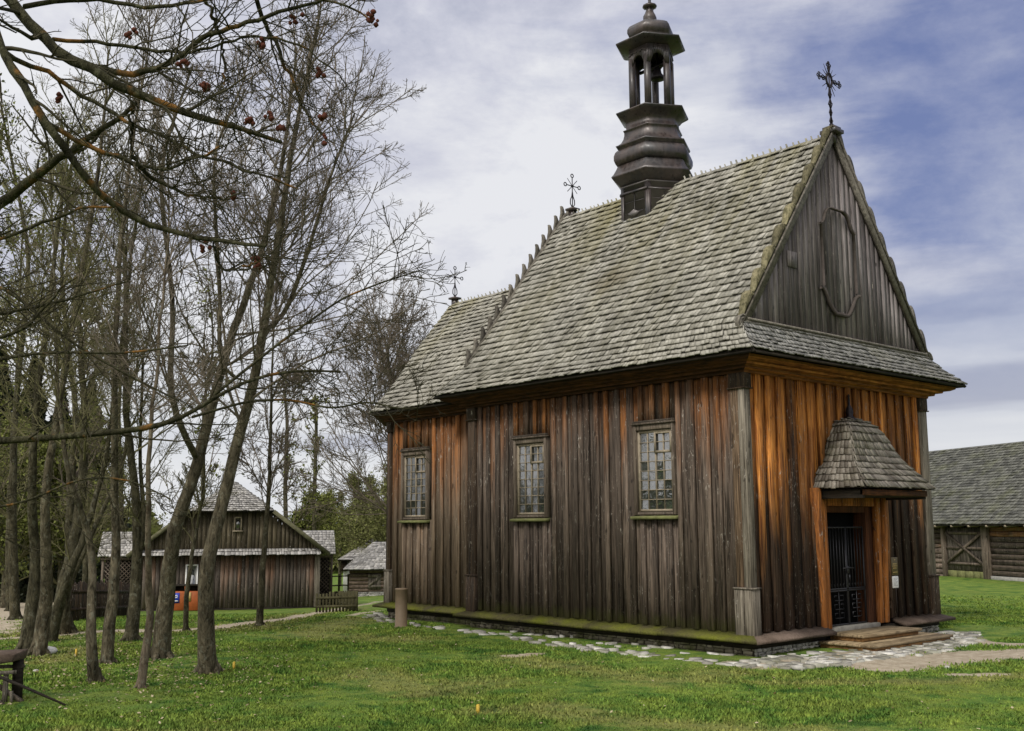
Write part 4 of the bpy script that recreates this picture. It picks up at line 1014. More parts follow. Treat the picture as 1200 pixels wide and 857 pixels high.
# flagstones: irregular flat stones in an apron round the walls
def inside(p, poly):
    c = False; n = len(poly)
    for i in range(n):
        (x1, y1), (x2, y2) = poly[i], poly[(i+1) % n]
        if (y1 > p[1]) != (y2 > p[1]) and p[0] < (x2-x1)*(p[1]-y1)/(y2-y1)+x1: c = not c
    return c
def flags(polys, cell, drop, seed):
    r = random.Random(seed); mb = MB()
    for poly, dr_, cl in polys:
        P = [tuple(hit(*q)[0][:2]) for q in poly]
        x0, x1 = min(q[0] for q in P), max(q[0] for q in P); y0, y1 = min(q[1] for q in P), max(q[1] for q in P)
        x = x0; row = 0
        while x < x1:
            y = y0+(cl*.5 if row % 2 else 0)
            while y < y1:
                c = (x+r.uniform(-.1, .1)*cl, y+r.uniform(-.1, .1)*cl)
                if inside(c, P) and r.random() > dr_:
                    k = r.randint(5, 8); rad = cl*.54*r.uniform(.5, 1.15); ph = r.random()*6; z = float(ground_z(*c))+r.uniform(.018, .042); el = r.uniform(.7, 1.4); tx, ty = r.gauss(0, .06), r.gauss(0, .06)
                    ring = [(c[0]+rad*math.cos(ph+2*math.pi*i/k)*el*r.uniform(.85, 1.1), c[1]+rad*math.sin(ph+2*math.pi*i/k)/el*r.uniform(.85, 1.1)) for i in range(k)]
                    mb.add([(a, b, z-.06) for a, b in ring]+[(a*.97+c[0]*.03, b*.97+c[1]*.03, z+(a-c[0])*tx+(b-c[1])*ty) for a, b in ring], [tuple(range(k, 2*k))]+[(i, (i+1) % k, (i+1) % k+k, i+k) for i in range(k)])
                y += cl
            x += cl*.88; row += 1
    return mb.build('paving', M['paving'])
o = flags([([(866, 774), (885, 784), (930, 785), (1000, 780), (1050, 772), (1100, 766), (1135, 757), (1156, 747), (1140, 741), (1098, 742), (1080, 752), (1000, 764), (930, 768)], .03, .24),
           ([(520, 737), (560, 744), (640, 757), (720, 768), (800, 777), (885, 785), (872, 778), (800, 771), (720, 762), (640, 751), (580, 743)], .25, .25),
           ([(590, 741), (700, 756), (800, 767), (870, 775), (870, 770), (800, 762), (700, 750), (590, 737)], .75, .22),
           ([(425, 723), (440, 729), (525, 741), (530, 737), (470, 729), (440, 719)], .45, .25), ([(1010, 756), (1060, 762), (1100, 755), (1095, 745), (1050, 752)], .2, .24)], .25, .1, 3)
tag(o, 'pale flat stones laid round the church foot', 'paving', kind='structure')
# scattered pale pebbles on the lawn
for k, (q, s, lab) in enumerate((((1110, 783), .06, 'small pale stone at the edge of the sand patch'), ((935, 784), .10, 'pale loose stone at the end of the flag apron'), ((42, 787), .05, 'tiny pale stone in the shaded grass near the trestle'))):
    p, D = hit(*q); mb = MB(); mb.lathe([(s*.3, -.02), (s, 0), (s*.8, s*.4), (s*.3, s*.55)], (0, 0, 0), 7); o = mb.build('loose_stone', M['plinth_front']); o.location = p; o.rotation_euler.z = k; tag(o, lab, 'stone')

# trestle at the left edge
p, D = hit(14, 822); s_ = D/F
tr = empty('wooden_trestle', p, math.atan2(rt0[1], rt0[0])); tag(tr, 'rough wooden trestle with plank top and long leaning pole', 'trestle')
u = lambda px: (px-14)*s_; zz = lambda py: (822-py)*s_
mb = MB(); mb.hexa([(u(-30), -.25, zz(783)), (u(22), -.25, zz(775)), (u(22), .15, zz(775)), (u(-30), .15, zz(783)), (u(-30), -.25, zz(768)), (u(24), -.25, zz(766)), (u(24), .15, zz(764)), (u(-30), .15, zz(766))]); bevel(mb.build('top_slab', M['ledge_brown'], tr), .012)
mb = MB()
for (a, b, w_, yy) in (((-30, 790), (24, 787), .045, -.18), ((-30, 784), (24, 783), .04, .05)): mb.bar((u(a[0]), yy, zz(a[1])), (u(b[0]), yy, zz(b[1])), w_)
mb.build('rail', M['pilaster_base'], tr)
for (a, b, w_, yy) in (((12, 823), (12, 789), .05, -.16), ((18, 818), (17, 770), .10, .04), ((-14, 823), (-14, 780), .06, -.1), ((22, 820), (21, 808), .03, -.2)):
    mb = MB(); mb.bar((u(a[0]), yy, zz(a[1])-.04), (u(b[0]), yy, zz(b[1])), w_); mb.build('leg', M['pilaster_base'] if w_ < .08 else M['beam'], tr)
for (a, b, w_, yy) in (((-20, 792), (32, 821), .045, -.05), ((-22, 800), (18, 822), .04, -.22), ((-28, 822), (8, 792), .04, -.12)):
    mb = MB(); mb.bar((u(a[0]), yy, zz(a[1])), (u(b[0]), yy-.1, zz(b[1])), w_); mb.build('brace', M['frame'], tr)
mb = MB(); mb.tube([(u(-6), -.28, zz(785)), (u(40), -.35, zz(801)), (u(98), -.42, zz(823))], [.022, .02, .012], 7); mb.build('pole', M['beam'], tr)
mb = MB(); mb.lathe([(.03, -.03), (.10, 0), (.09, .04), (.03, .06)], (u(4), -.25, zz(824)), 7); mb.build('foot_stone', M['plinth_front'], tr)

# ------------------------------------------------------------------ buildings beyond
def frame_at(px, py, D, yaw_off=0.0, name='house'):
    q = pix(px, py, D); return empty(name, (q[0], q[1], q[2]), math.atan2(rt0[1], rt0[0])+yaw_off)
LOGM = board_mat('old_log_wall', None, dark=(0.045, 0.032, 0.024), light=(0.19, 0.14, 0.105), grain=(0.9, 0.9, 14))
LOGO = board_mat('log_wall_warm', 2.15, warm=(0.34, 0.13, 0.04), warm2=(0.10, 0.04, 0.018), dark=(0.040, 0.030, 0.023), light=(0.20, 0.155, 0.12), grain=(0.9, 0.9, 14), wide=.5, warm_amt=.6)
DOORM = board_mat('silvery_barn_door', None, dark=(0.05, 0.042, 0.035), light=(0.16, 0.135, 0.11))
def quick_boards(mb, u0, u1, v, zf, zt, w=.18, th=.03):
    u_ = u0
    while u_ < u1-1e-6:
        ww = min(w*random.uniform(.75, 1.25), u1-u_); t0 = zt(u_) if callable(zt) else zt; t1 = zt(u_+ww) if callable(zt) else zt
        o = random.uniform(0, .02)
        mb.hexa([(u_+.006, v-o-th, zf), (u_+ww-.006, v-o-th, zf), (u_+ww-.006, v, zf), (u_+.006, v, zf), (u_+.006, v-o-th, t0), (u_+ww-.006, v-o-th, t1), (u_+ww-.006, v, t1), (u_+.006, v, t0)])
        u_ += ww
# right barn: long wall running obliquely away
Lb, Rb = pix(1094, 617.5, 45.0), pix(1200, 615.5, 39.9)
dv = Rb-Lb; ang = math.atan2(dv[1], dv[0]); lb = math.hypot(dv[0], dv[1])
bar = empty('barn', (Lb[0], Lb[1], 0.0), ang); tag(bar, 'long log barn with huge grey shingle roof behind the church', 'barn')
U0, U1, VD, EH, RH = -7.0, 16.0, 8.4, 2.12, 5.65
mb = MB()
def logs(u0, u1, v0, z0, z1, ax='u'):
    z = z0
    while z < z1-.01:
        h = random.uniform(.17, .24); h = min(h, z1-z); th = random.uniform(0, .03)
        if ax == 'u': mb.hexa([(u0, v0-th, z+.012), (u1, v0-th+.006, z+.012), (u1, v0+.18, z+.012), (u0, v0+.18, z+.012), (u0, v0-th-.01, z+h-.012), (u1, v0-th, z+h-.012), (u1, v0+.18, z+h-.012), (u0, v0+.18, z+h-.012)])
        else: mb.hexa([(v0, u0, z+.012), (v0+.18, u0, z+.012), (v0+.18, u1, z+.012), (v0, u1, z+.012), (v0, u0, z+h-.012), (v0+.18, u0, z+h-.012), (v0+.18, u1, z+h-.012), (v0, u1, z+h-.012)])
        z += h
logs(U0, .15, .35, -.1, EH+.05); logs(3.0, U1, .35, .15, EH+.05); logs(.55, VD, U0, -.1, EH+.1, 'v'); logs(.55, VD, U1-.18, -.1, EH+.1, 'v'); logs(U0+.2, U1-.2, VD-.2, -.1, EH+.1)
mb.build('wall', LOGO, bar)
mb = MB(); mb.box((U0+.1, .5, 0), (U1-.1, .53, EH)); mb.build('inner_wall', M['core'], bar)
mb = MB(); mb.box((3.0, .25, -.15), (9.5, .5, .13)); mb.build('foundation_beam', M['plinth_front'], bar)
for a, b, t_ in ((.12, .30, 2.1), (2.62, 3.0, 2.1)):
    mb = MB(); mb.box((a, .20, -.1), (b, .5, t_)); bevel(mb.build('door_post', M['frame'], bar), .02)
dr = empty('door', (0, 0, 0), 0, bar)
mb = MB(); quick_boards(mb, .32, 2.6, .40, .28, 2.0, .2); mb.build('planks', DOORM, dr)
mb = MB(); 
for z in (.55, 1.18, 1.78): mb.box((.32, .30, z-.05), (2.6, .365, z+.05))
mb.bar((.4, .29, .6), (2.5, .29, 1.75), .04, .11); mb.bar((.4, .27, 1.75), (2.5, .27, .6), .04, .11); mb.build('brace', M['frame'], dr)
mb = MB(); quick_boards(mb, .32, 2.6, .36, -.12, .26, .5); mb.build('threshold_boards', M['mossy'], bar)
for uu in (5.1, 7.7, 10.5):
    mb = MB(); mb.box((uu, .30, 1.18), (uu+.85, .345, 1.34)); mb.build('vent_slot', M['black'], bar)
vr = .35+VD/2-.2
join_build('roof', [shingles([(U0-.6, -.25, EH), (U0-.6, vr, RH)], [(U1+.6, -.25, EH), (U1+.6, vr, RH)], row=.20, w=.20, lift=.05, thick=.03), shingles([(U1+.6, VD+.2, EH), (U1+.6, vr, RH)], [(U0-.6, VD+.2, EH), (U0-.6, vr, RH)], row=.4, w=.4, lift=.05)], M['shingle_barn'], bar)
under([[(U0-.6, -.25, EH), (U1+.6, -.25, EH), (U1+.6, vr, RH), (U0-.6, vr, RH)], [(U0-.6, VD+.2, EH), (U1+.6, VD+.2, EH), (U1+.6, vr, RH), (U0-.6, vr, RH)]], 'roof_deck', M['beam'], bar)
mb = MB(); 
for uu in (U0, U1-.1): mb.prism([(uu, .4, EH), (uu, VD, EH), (uu, vr, RH-.15)], (.08, 0, 0))
mb.build('gable', M['gable'], bar)
uu = U0
while uu < U1:
    mb = MB(); mb.box((uu, -.24, EH-.10), (uu+.09, .35, EH-.02)); mb.build('rafter_tip', M['sash'], bar); uu += 1.05

# gabled house between the trees
fmoss = plain('grey_mossy_board', (0.105, 0.10, 0.06), .95, .1, .4, 5)
q0, Dh = hit(268, 715)
hs = empty('farmhouse', tuple(q0), math.atan2(rt0[1], rt0[0])+R(13)); tag(hs, 'gabled brown board house with half hipped shingle roof behind trunks', 'house')
k_ = Dh/F
HU = lambda px: (px-268)*k_; HZ = lambda py: (715-py)*k_
HW = board_mat('red_brown_house_boards', HZ(665), warm=(0.17, 0.075, 0.034), warm2=(0.065, 0.030, 0.016), dark=(0.04, 0.032, 0.025), light=(0.18, 0.145, 0.12), wide=.6, warm_amt=.55)
HG = board_mat('olive_grey_gable_boards', None, dark=(0.045, 0.037, 0.022), light=(0.13, 0.105, 0.07))
uL, uR = HU(166), HU(369); eh = HZ(652); gz = lambda u_: max(0, HZ(563)-.765*abs(u_))
mb = MB(); quick_boards(mb, uL, uR, 0, .08, eh, .17); mb.build('wall', HW, hs)
mb = MB(); quick_boards(mb, uL-.2, uR+.2, .05, eh, lambda u_: min(gz(u_)-.05, HZ(597)), .17); mb.build('gable', HG, hs)
mb = MB(); mb.box((uL+.05, .06, 0), (uR-.05, 6.5, eh)); mb.prism([(uL, .07, eh), (uR, .07, eh), (1.4, .07, HZ(600)-.05), (-1.4, .07, HZ(600)-.05)], (0, .1, 0)); mb.build('inner_wall', M['core'], hs)
mb = MB(); mb.box((uL-.1, -.05, -.3), (uR+.05, .2, .07)); mb.build('sill_beam', M['beam'], hs)
rubble('foundation', M['plinth_front'], (uL, -.06), (uR, -.06), (0, -1), -.35, -.02, parent=hs, sz=.3)
mb = MB()
mb.box((uR-.10, -.10, .05), (uR+.12, .05, eh)); bevel(mb.build('corner_post', M['pilaster_base'], hs), .01)
join_build('pent_roof', [shingles([(uL-.1, -.50, eh-.02), (uL-.1, .02, eh+.26)], [(uR+.12, -.50, eh-.02), (uR+.12, .02, eh+.26)], row=.3, w=.14)], M['shingle_bright'], hs)
ap = HZ(563); ez = ap-.765*(HU(383)); ue = HU(383); uh = (ap-HZ(600))/.765
vr0 = 1.6
rl = [(-ue, -.35, ez), (-uh, -.35, HZ(600)), (0, vr0, ap)]; 
join_build('roof', [
  shingles([(ue, -.35, ez), (uh, -.35, HZ(600)), (0, vr0, ap)], [(ue, 8, ez), (uh, 8, HZ(600)), (0, 8, ap)], w=.14, row=.25),
  shingles([(-ue, 8, ez), (-uh, 8, HZ(600)), (0, 8, ap)], [(-ue, -.35, ez), (-uh, -.35, HZ(600)), (0, vr0, ap)], w=.14, row=.25),
  shingles([(-uh, -.45, HZ(600)-.03), (0, vr0, ap)], [(uh, -.45, HZ(600)-.03), (0, vr0, ap)], w=.13, row=.2)], M['shingle_bright'], hs)
under([[(ue, -.35, ez), (ue, 8, ez), (0, 8, ap), (uh*0, vr0, ap), (uh, -.35, HZ(600))], [(-ue, -.35, ez), (-ue, 8, ez), (0, 8, ap), (0, vr0, ap), (-uh, -.35, HZ(600))], [(-uh, -.42, HZ(600)), (uh, -.42, HZ(600)), (0, vr0, ap)]], 'roof_deck', M['beam'], hs)
mb = MB()
for s in (-1, 1):
    mb = MB(); mb.bar((s*ue, -.40, ez-.03), (s*uh, -.40, HZ(600)-.02), .05, .16); mb.build('bargeboard', fmoss, hs)

w_ = empty('window', (0, 0, 0), 0, hs)
mb = MB(); a, b, c, d = HU(271), HU(280), HZ(623), HZ(607)
for bx in (((a, -.06, c), (a+.05, 0, d)), ((b-.05, -.06, c), (b, 0, d)), ((a, -.06, d-.05), (b, 0, d)), ((a-.05, -.09, c-.05), (b+.05, 0, c))): mb.box(*bx)
mb.build('frame', M['sash'], w_); mb = MB(); mb.box((a+.05, -.04, c), (b-.05, -.02, d-.05)); mb.build('pane', M['glass_dark'], w_)
d_ = empty('door', (0, 0, 0), 0, hs)
a, b, c, d = HU(218), HU(232), .05, HZ(662)
mb = MB(); mb.box((a, -.09, c), (a+.05, -.02, d)); mb.box((b-.05, -.09, c), (b, -.02, d)); mb.box((a+.05, -.09, d-.05), (b-.05, -.02, d)); mb.build('frame', M['white'], d_)
mb = MB(); mb.box((a+.05, -.06, c), (b-.05, -.035, d-.05)); mb.build('panel', M['glass'], d_)
# cross wing with lattice sides
for (pa, pb) in ((352, 393), (115, 165)):
    a, b = HU(pa), HU(pb); v0 = 1.2
    ex = empty('porch', (0, 0, 0), 0, hs)
    join_build('roof', [shingles([(a, v0, HZ(653)), (a, v0+1.3, HZ(624))], [(b, v0, HZ(653)), (b, v0+1.3, HZ(624))], row=.16, w=.16, lift=.045, thick=.04), shingles([(b, v0+2.6, HZ(653)), (b, v0+1.3, HZ(624))], [(a, v0+2.6, HZ(653)), (a, v0+1.3, HZ(624))], row=.25, w=.2)], M['shingle_bright'], ex)
    mb = MB(); 
    for x in (a+.15, b-.20): 
        for v in (v0+.15, v0+2.3):
            m1 = MB(); m1.box((x, v, -.1), (x+.10, v+.10, HZ(653))); m1.build('post', M['frame'], ex)
    mb.box((a+.1, v0+.1, HZ(655)-.06), (b-.1, v0+.24, HZ(655)+.02)); mb.build('beam', M['frame'], ex)
    mb = MB(); w0, w1 = a+.25, b-.2; H_ = HZ(657)
    nn_ = int((w1-w0+H_)/.16)
    for i in range(nn_):
        o = i*.16
        x0_, z0_ = w0+max(0, o-H_), min(o, H_); x1_, z1_ = w0+min(o, w1-w0), max(0, o-(w1-w0))
        mb.bar((x0_, v0+.18, z0_), (x1_, v0+.18, z1_), .012, .03); mb.bar((w0+w1-x0_, v0+.20, z0_), (w0+w1-x1_, v0+.20, z1_), .012, .03)
    mb.build('lattice', M['frame'], ex)
    mb = MB(); mb.box((w0, v0+.5, 0), (w1, v0+.54, H_)); mb.build('back_wall', M['core'], ex)

# recycling bin
q1 = q0+fw*0; bx_ = Dh-1.6
q1 = pix(216, 729, bx_); q1[2] = float(ground_z(q1[0], q1[1]))
rb = empty('recycling_bin', tuple(q1), math.atan2(rt0[1], rt0[0])); tag(rb, 'orange brown double waste bin with blue sticker before house wall', 'bin')
kb = bx_/F; w_, h_ = 33*kb/2, 23*kb
mb = MB(); mb.box((-w_, -.05, .03), (-.02, .5, h_)); mb.box((.02, -.05, .03), (w_, .5, h_)); bevel(mb.build('body', M['binred'], rb), .01)
mb = MB(); mb.box((-w_-.02, -.05, h_+.20), (w_+.02, .55, h_+.25)); mb.box((-w_, .3, h_), (w_, .5, h_+.2)); mb.build('lid', M['beam'], rb)
for x in (-w_, -.03, w_-.06):
    mb = MB(); mb.box((x, -.04, h_), (x+.06, .3, h_+.2)); mb.build('post', M['binred'], rb)
mb = MB(); mb.box((-w_+.10, -.07, h_*.42), (-w_+.34, -.052, h_*.92)); mb.build('sticker', M['blue'], rb)
mb = MB(); c = (-w_+.22, h_*.74)
for k in range(3):
    a = math.radians(90+120*k); b = math.radians(90+120*(k+1)); P1 = (c[0]+.075*math.cos(a), -.073, c[1]+.075*math.sin(a)); P2 = (c[0]+.075*math.cos(b), -.073, c[1]+.075*math.sin(b))
    A = Vector(P1).lerp(Vector(P2), .18); B = Vector(P1).lerp(Vector(P2), .82); mb.bar(A, B, .004, .028, upv=(0, 0, 1)) if abs((B-A).normalized().z) < .9 else None
mb.box((c[0]-.07, -.074, h_*.50), (c[0]+.07, -.071, h_*.545)); mb.build('recycling_symbol', M['white'], rb)
mb = MB(); mb.box((.12, -.07, h_*.5), (.24, -.052, h_*.95)); mb.build('sticker', M['gold'], rb)

# picket fences
def pickets(pts, h, lab, group=None, w=.07, step=.13, mat=None, rail=True):
    o = empty('picket_fence', tuple(pts[0])); tag(o, lab, 'fence'); mb = MB(); rl_ = MB()
    for a, b in zip(pts[:-1], pts[1:]):
        a = Vector(a)-Vector(pts[0]); b = Vector(b)-Vector(pts[0]); L_ = (b-a).length; n = int(L_/step)
        for i in range(n+1):
            c = a.lerp(b, i/max(1, n)); hh = h*random.uniform(.92, 1.05); d = (b-a).normalized()*w/2
            s = Vector((-d.y, d.x, 0)).normalized()*.012
            mb.hexa([c-d-s, c+d-s, c+d+s, c-d+s, c-d-s+Vector((0, 0, hh)), c+d-s+Vector((0, 0, hh)), c+d+s+Vector((0, 0, hh+.02)), c-d+s+Vector((0, 0, hh+.02))])
        for z in (.3, .75): rl_.bar(a+Vector((0, 0, h*z)), b+Vector((0, 0, h*z)), .05, .07)
    mb.build('pickets', mat or M['frame'], o); rl_.build('rail', mat or M['frame'], o)
    return o
g = lambda px, py: tuple(hit(px, py)[0])
fm = plain('mossy_fence_wood', (0.055, 0.050, 0.026), .95, .1, .4, 5)
pickets([g(371, 718), g(418, 717), g(392, 709)], .58, 'low mossy picket fence beside the right end of the house', mat=fm)
pickets([g(82, 729), g(162, 722)], .95, 'dark picket fence behind the leaning trunks', mat=M['pilaster_dark'])
def rail_fence(pts, h, lab):
    o = empty('rail_fence', tuple(pts[0])); tag(o, lab, 'fence'); P = [Vector(q)-Vector(pts[0]) for q in pts]
    for c in P:
        mb = MB(); mb.tube([c-Vector((0, 0, .2)), c+Vector((0, 0, h))], .07, 6); mb.build('post', fm, o)
    mb = MB()
    for a, b in zip(P[:-1], P[1:]):
        for z in (.45, .9): mb.tube([a+Vector((0, 0, h*z)), b+Vector((0, 0, h*z))], .045, 5)
    mb.build('rail', fm, o)
rail_fence([g(-30, 697), g(20, 696), g(60, 694), g(100, 693)], 1.1, 'pale rail fence at the dark wood edge far left')
rail_fence([g(385, 698), g(397, 697), g(408, 697)], 1.3, 'short rail fence between the house and the hut')
# hut with hip roof
qh, Dk = hit(430, 699)
hu = empty('log_granary', tuple(qh), math.atan2(rt0[1], rt0[0])+.12); tag(hu, 'small log granary with hipped shingle roof left of the chancel', 'hut')
kk = Dk/F; A = lambda px: (px-430)*kk; B = lambda py: (699-py)*kk
mb = MB(); logs(A(409), A(478), 0, .25, B(668)); logs(.2, 5, A(409), .2, B(668), 'v'); mb.build('wall', LOGM, hu)
mb = MB(); mb.box((A(410), .1, .2), (A(477), 5, B(668))); mb.build('inner_wall', M['core'], hu)
rubble('foundation', M['plinth_front'], (A(409), 0), (A(478), 0), (0, -1), -.2, .25, parent=hu, sz=.5)
dd = empty('door', (0, 0, 0), 0, hu); mb = MB(); quick_boards(mb, A(431), A(446), -.02, .4, B(673), .25); mb.build('planks', DOORM, dd)
mb = MB(); mb.bar((A(432), -.1, .6), (A(445), -.1, B(676)), .05, .16); mb.box((A(431), -.12, .5), (A(446), -.06, .65)); mb.box((A(431), -.12, B(677)), (A(446), -.06, B(674))); mb.build('brace', M['pilaster_base'], dd)
a0, a1, e, rd = A(403), A(485), B(668), B(637)
cn = [(a0, -.6, e), (a1, -.6, e), (a1, 5.6, e), (a0, 5.6, e)]; r0, r1_ = (A(437), 2.5, rd), (A(460), 2.5, rd)
join_build('roof', [shingles([cn[0], r0], [cn[1], r1_], row=.28, w=.25, lift=.06, thick=.05), shingles([cn[3], r0], [cn[0], r0], row=.28, w=.25, lift=.06, thick=.05), shingles([cn[1], r1_], [cn[2], r1_], row=.28, w=.3), shingles([cn[2], r1_], [cn[3], r0], row=.28, w=.3)], M['shingle_bright'], hu)
under([[cn[0], cn[1], r1_, r0], [cn[3], cn[0], r0], [cn[1], cn[2], r1_], [cn[2], cn[3], r0, r1_]], 'roof_deck', M['beam'], hu)
# white-walled cottage further back
D2 = Dk+9; q2 = pix(418, 690, D2); q2[2] = float(ground_z(q2[0], q2[1])); k2 = D2/F
b0 = q2[2]-(2.196); ytop = lambda py: (615.7-py)*k2+2.196-q2[2]
ct = empty('white_cottage', tuple(q2), math.atan2(rt0[1], rt0[0])); tag(ct, 'white walled cottage with pyramid shingle roof behind the granary', 'cottage')
A = lambda px: (px-418)*k2
mb = MB(); mb.box((A(402), 0, -.2), (A(450), 5, ytop(655))); mb.build('wall', M['white'], ct)
mb = MB(); mb.box((A(400), -.3, ytop(668)), (A(406), -.02, ytop(655))); mb.build('eave_boards', M['pilaster_dark'], ct)
cn = [(A(397), -.7, ytop(655)), (A(462), -.7, ytop(655)), (A(462), 5.7, ytop(655)), (A(397), 5.7, ytop(655))]; r0 = (A(431), 2.5, ytop(631))
join_build('roof', [shingles([cn[i], r0], [cn[(i+1) % 4], r0], row=.3, w=.3, lift=.06) for i in range(4)], M['shingle_bright'], ct)
under([[cn[i], cn[(i+1) % 4], r0] for i in range(4)], 'roof_deck', M['beam'], ct)

# ------------------------------------------------------------------ trees
def tubes(P, Rd, sides):
    """P (N,K,3) points, Rd (N,K) radii -> verts, quads"""
    N_, K, _ = P.shape
    ax = P[:, -1]-P[:, 0]; ax /= np.linalg.norm(ax, axis=1, keepdims=True)+1e-9
    ref = np.where(np.abs(ax[:, 2:3]) < .9, np.array([[0, 0, 1.]]), np.array([[1., 0, 0]]))
    u = np.cross(ax, ref); u /= np.linalg.norm(u, axis=1, keepdims=True)+1e-9; v = np.cross(ax, u)
    a = np.arange(sides)*2*np.pi/sides
    ring = (u[:, None, :]*np.cos(a)[None, :, None]+v[:, None, :]*np.sin(a)[None, :, None])
    V = P[:, :, None, :]+ring[:, None]*Rd[:, :, None, None]
    I = np.arange(N_*K*sides).reshape(N_, K, sides); J = np.roll(I, -1, axis=2)
    Q = np.stack([I[:, :-1], J[:, :-1], J[:, 1:], I[:, 1:]], -1).reshape(-1, 4)
    return V.reshape(-1, 3), Q
def grow(P, Rd, n, t0, t1, ang, lfrac, rfrac, K, up_, wob, lens=None, minr=.003, g=rng):
    """children of every polyline in P"""
    N_, Kp, _ = P.shape; idx = np.repeat(np.arange(N_), n); t = t0+(t1-t0)*g.random(len(idx)); x = t*(Kp-1); i0 = np.minimum(x.astype(int), Kp-2); f = (x-i0)[:, None]
    st_ = P[idx, i0]*(1-f)+P[idx, i0+1]*f; d = P[idx, i0+1]-P[idx, i0]; d /= np.linalg.norm(d, axis=1, keepdims=True)+1e-9
    pr = Rd[idx, i0]*(1-f[:, 0])+Rd[idx, i0+1]*f[:, 0]
    rnd = g.normal(size=d.shape); rnd -= d*(rnd*d).sum(1, keepdims=True); rnd /= np.linalg.norm(rnd, axis=1, keepdims=True)+1e-9
    an = np.radians(ang+g.normal(size=len(idx))*10)[:, None]
    dr_ = d*np.cos(an)+rnd*np.sin(an)
    plen = np.linalg.norm(np.diff(P, axis=1), axis=2).sum(1)[idx]
    L_ = (lfrac*plen*(1.15-.75*t)*(.6+.7*g.random(len(idx)))) if lens is None else lens*(1.1-.6*t)*(.6+.7*g.random(len(idx)))
    out = np.zeros((len(idx), K, 3)); out[:, 0] = st_; cur = dr_
    for k in range(1, K):
        cur = cur+np.array([0, 0, up_])/K+g.normal(size=cur.shape)*wob; cur /= np.linalg.norm(cur, axis=1, keepdims=True)
        out[:, k] = out[:, k-1]+cur*(L_/(K-1))[:, None]
    r0_ = np.maximum(minr, pr*rfrac*(.7+.5*g.random(len(idx)))); rr = r0_[:, None]*np.linspace(1, .35, K)[None]; rr = np.maximum(rr, minr*.7)
    return out, rr
def cat_mesh(name, sets, mat, parent, base, smooth=True):
    Vs = []; Fs = []; b = 0
    for V, Q in sets: Vs.append(V); Fs.append(Q+b); b += len(V)
    return mesh_np(name, np.concatenate(Vs)-np.asarray(base)[None], [np.concatenate(Fs)], mat, parent, smooth=smooth)
def leaf_quads(C, size, g=rng):
    n = len(C); a = g.normal(size=(n, 3)); a /= np.linalg.norm(a, axis=1, keepdims=True); b = np.cross(a, g.normal(size=(n, 3))); b /= np.linalg.norm(b, axis=1, keepdims=True)
    s = size*(.5+g.random((n, 1))); V = np.stack([C-a*s, C+b*s*.6, C+a*s, C-b*s*.6], 1)
    return V.reshape(-1, 3), np.arange(4*n).reshape(n, 4)
def resample(pts, rad, K):
    pts = np.array(pts, float); l = np.concatenate([[0], np.cumsum(np.linalg.norm(np.diff(pts, axis=0), axis=1))]); x = np.linspace(0, l[-1], K)
    # smooth interpolation
    P = np.stack([np.interp(x, l, pts[:, k]) for k in range(3)], 1); Rr = np.interp(x, l, rad)
    for _ in range(2): P[1:-1] = P[1:-1]*.5+(P[:-2]+P[2:])*.25
    return P, Rr
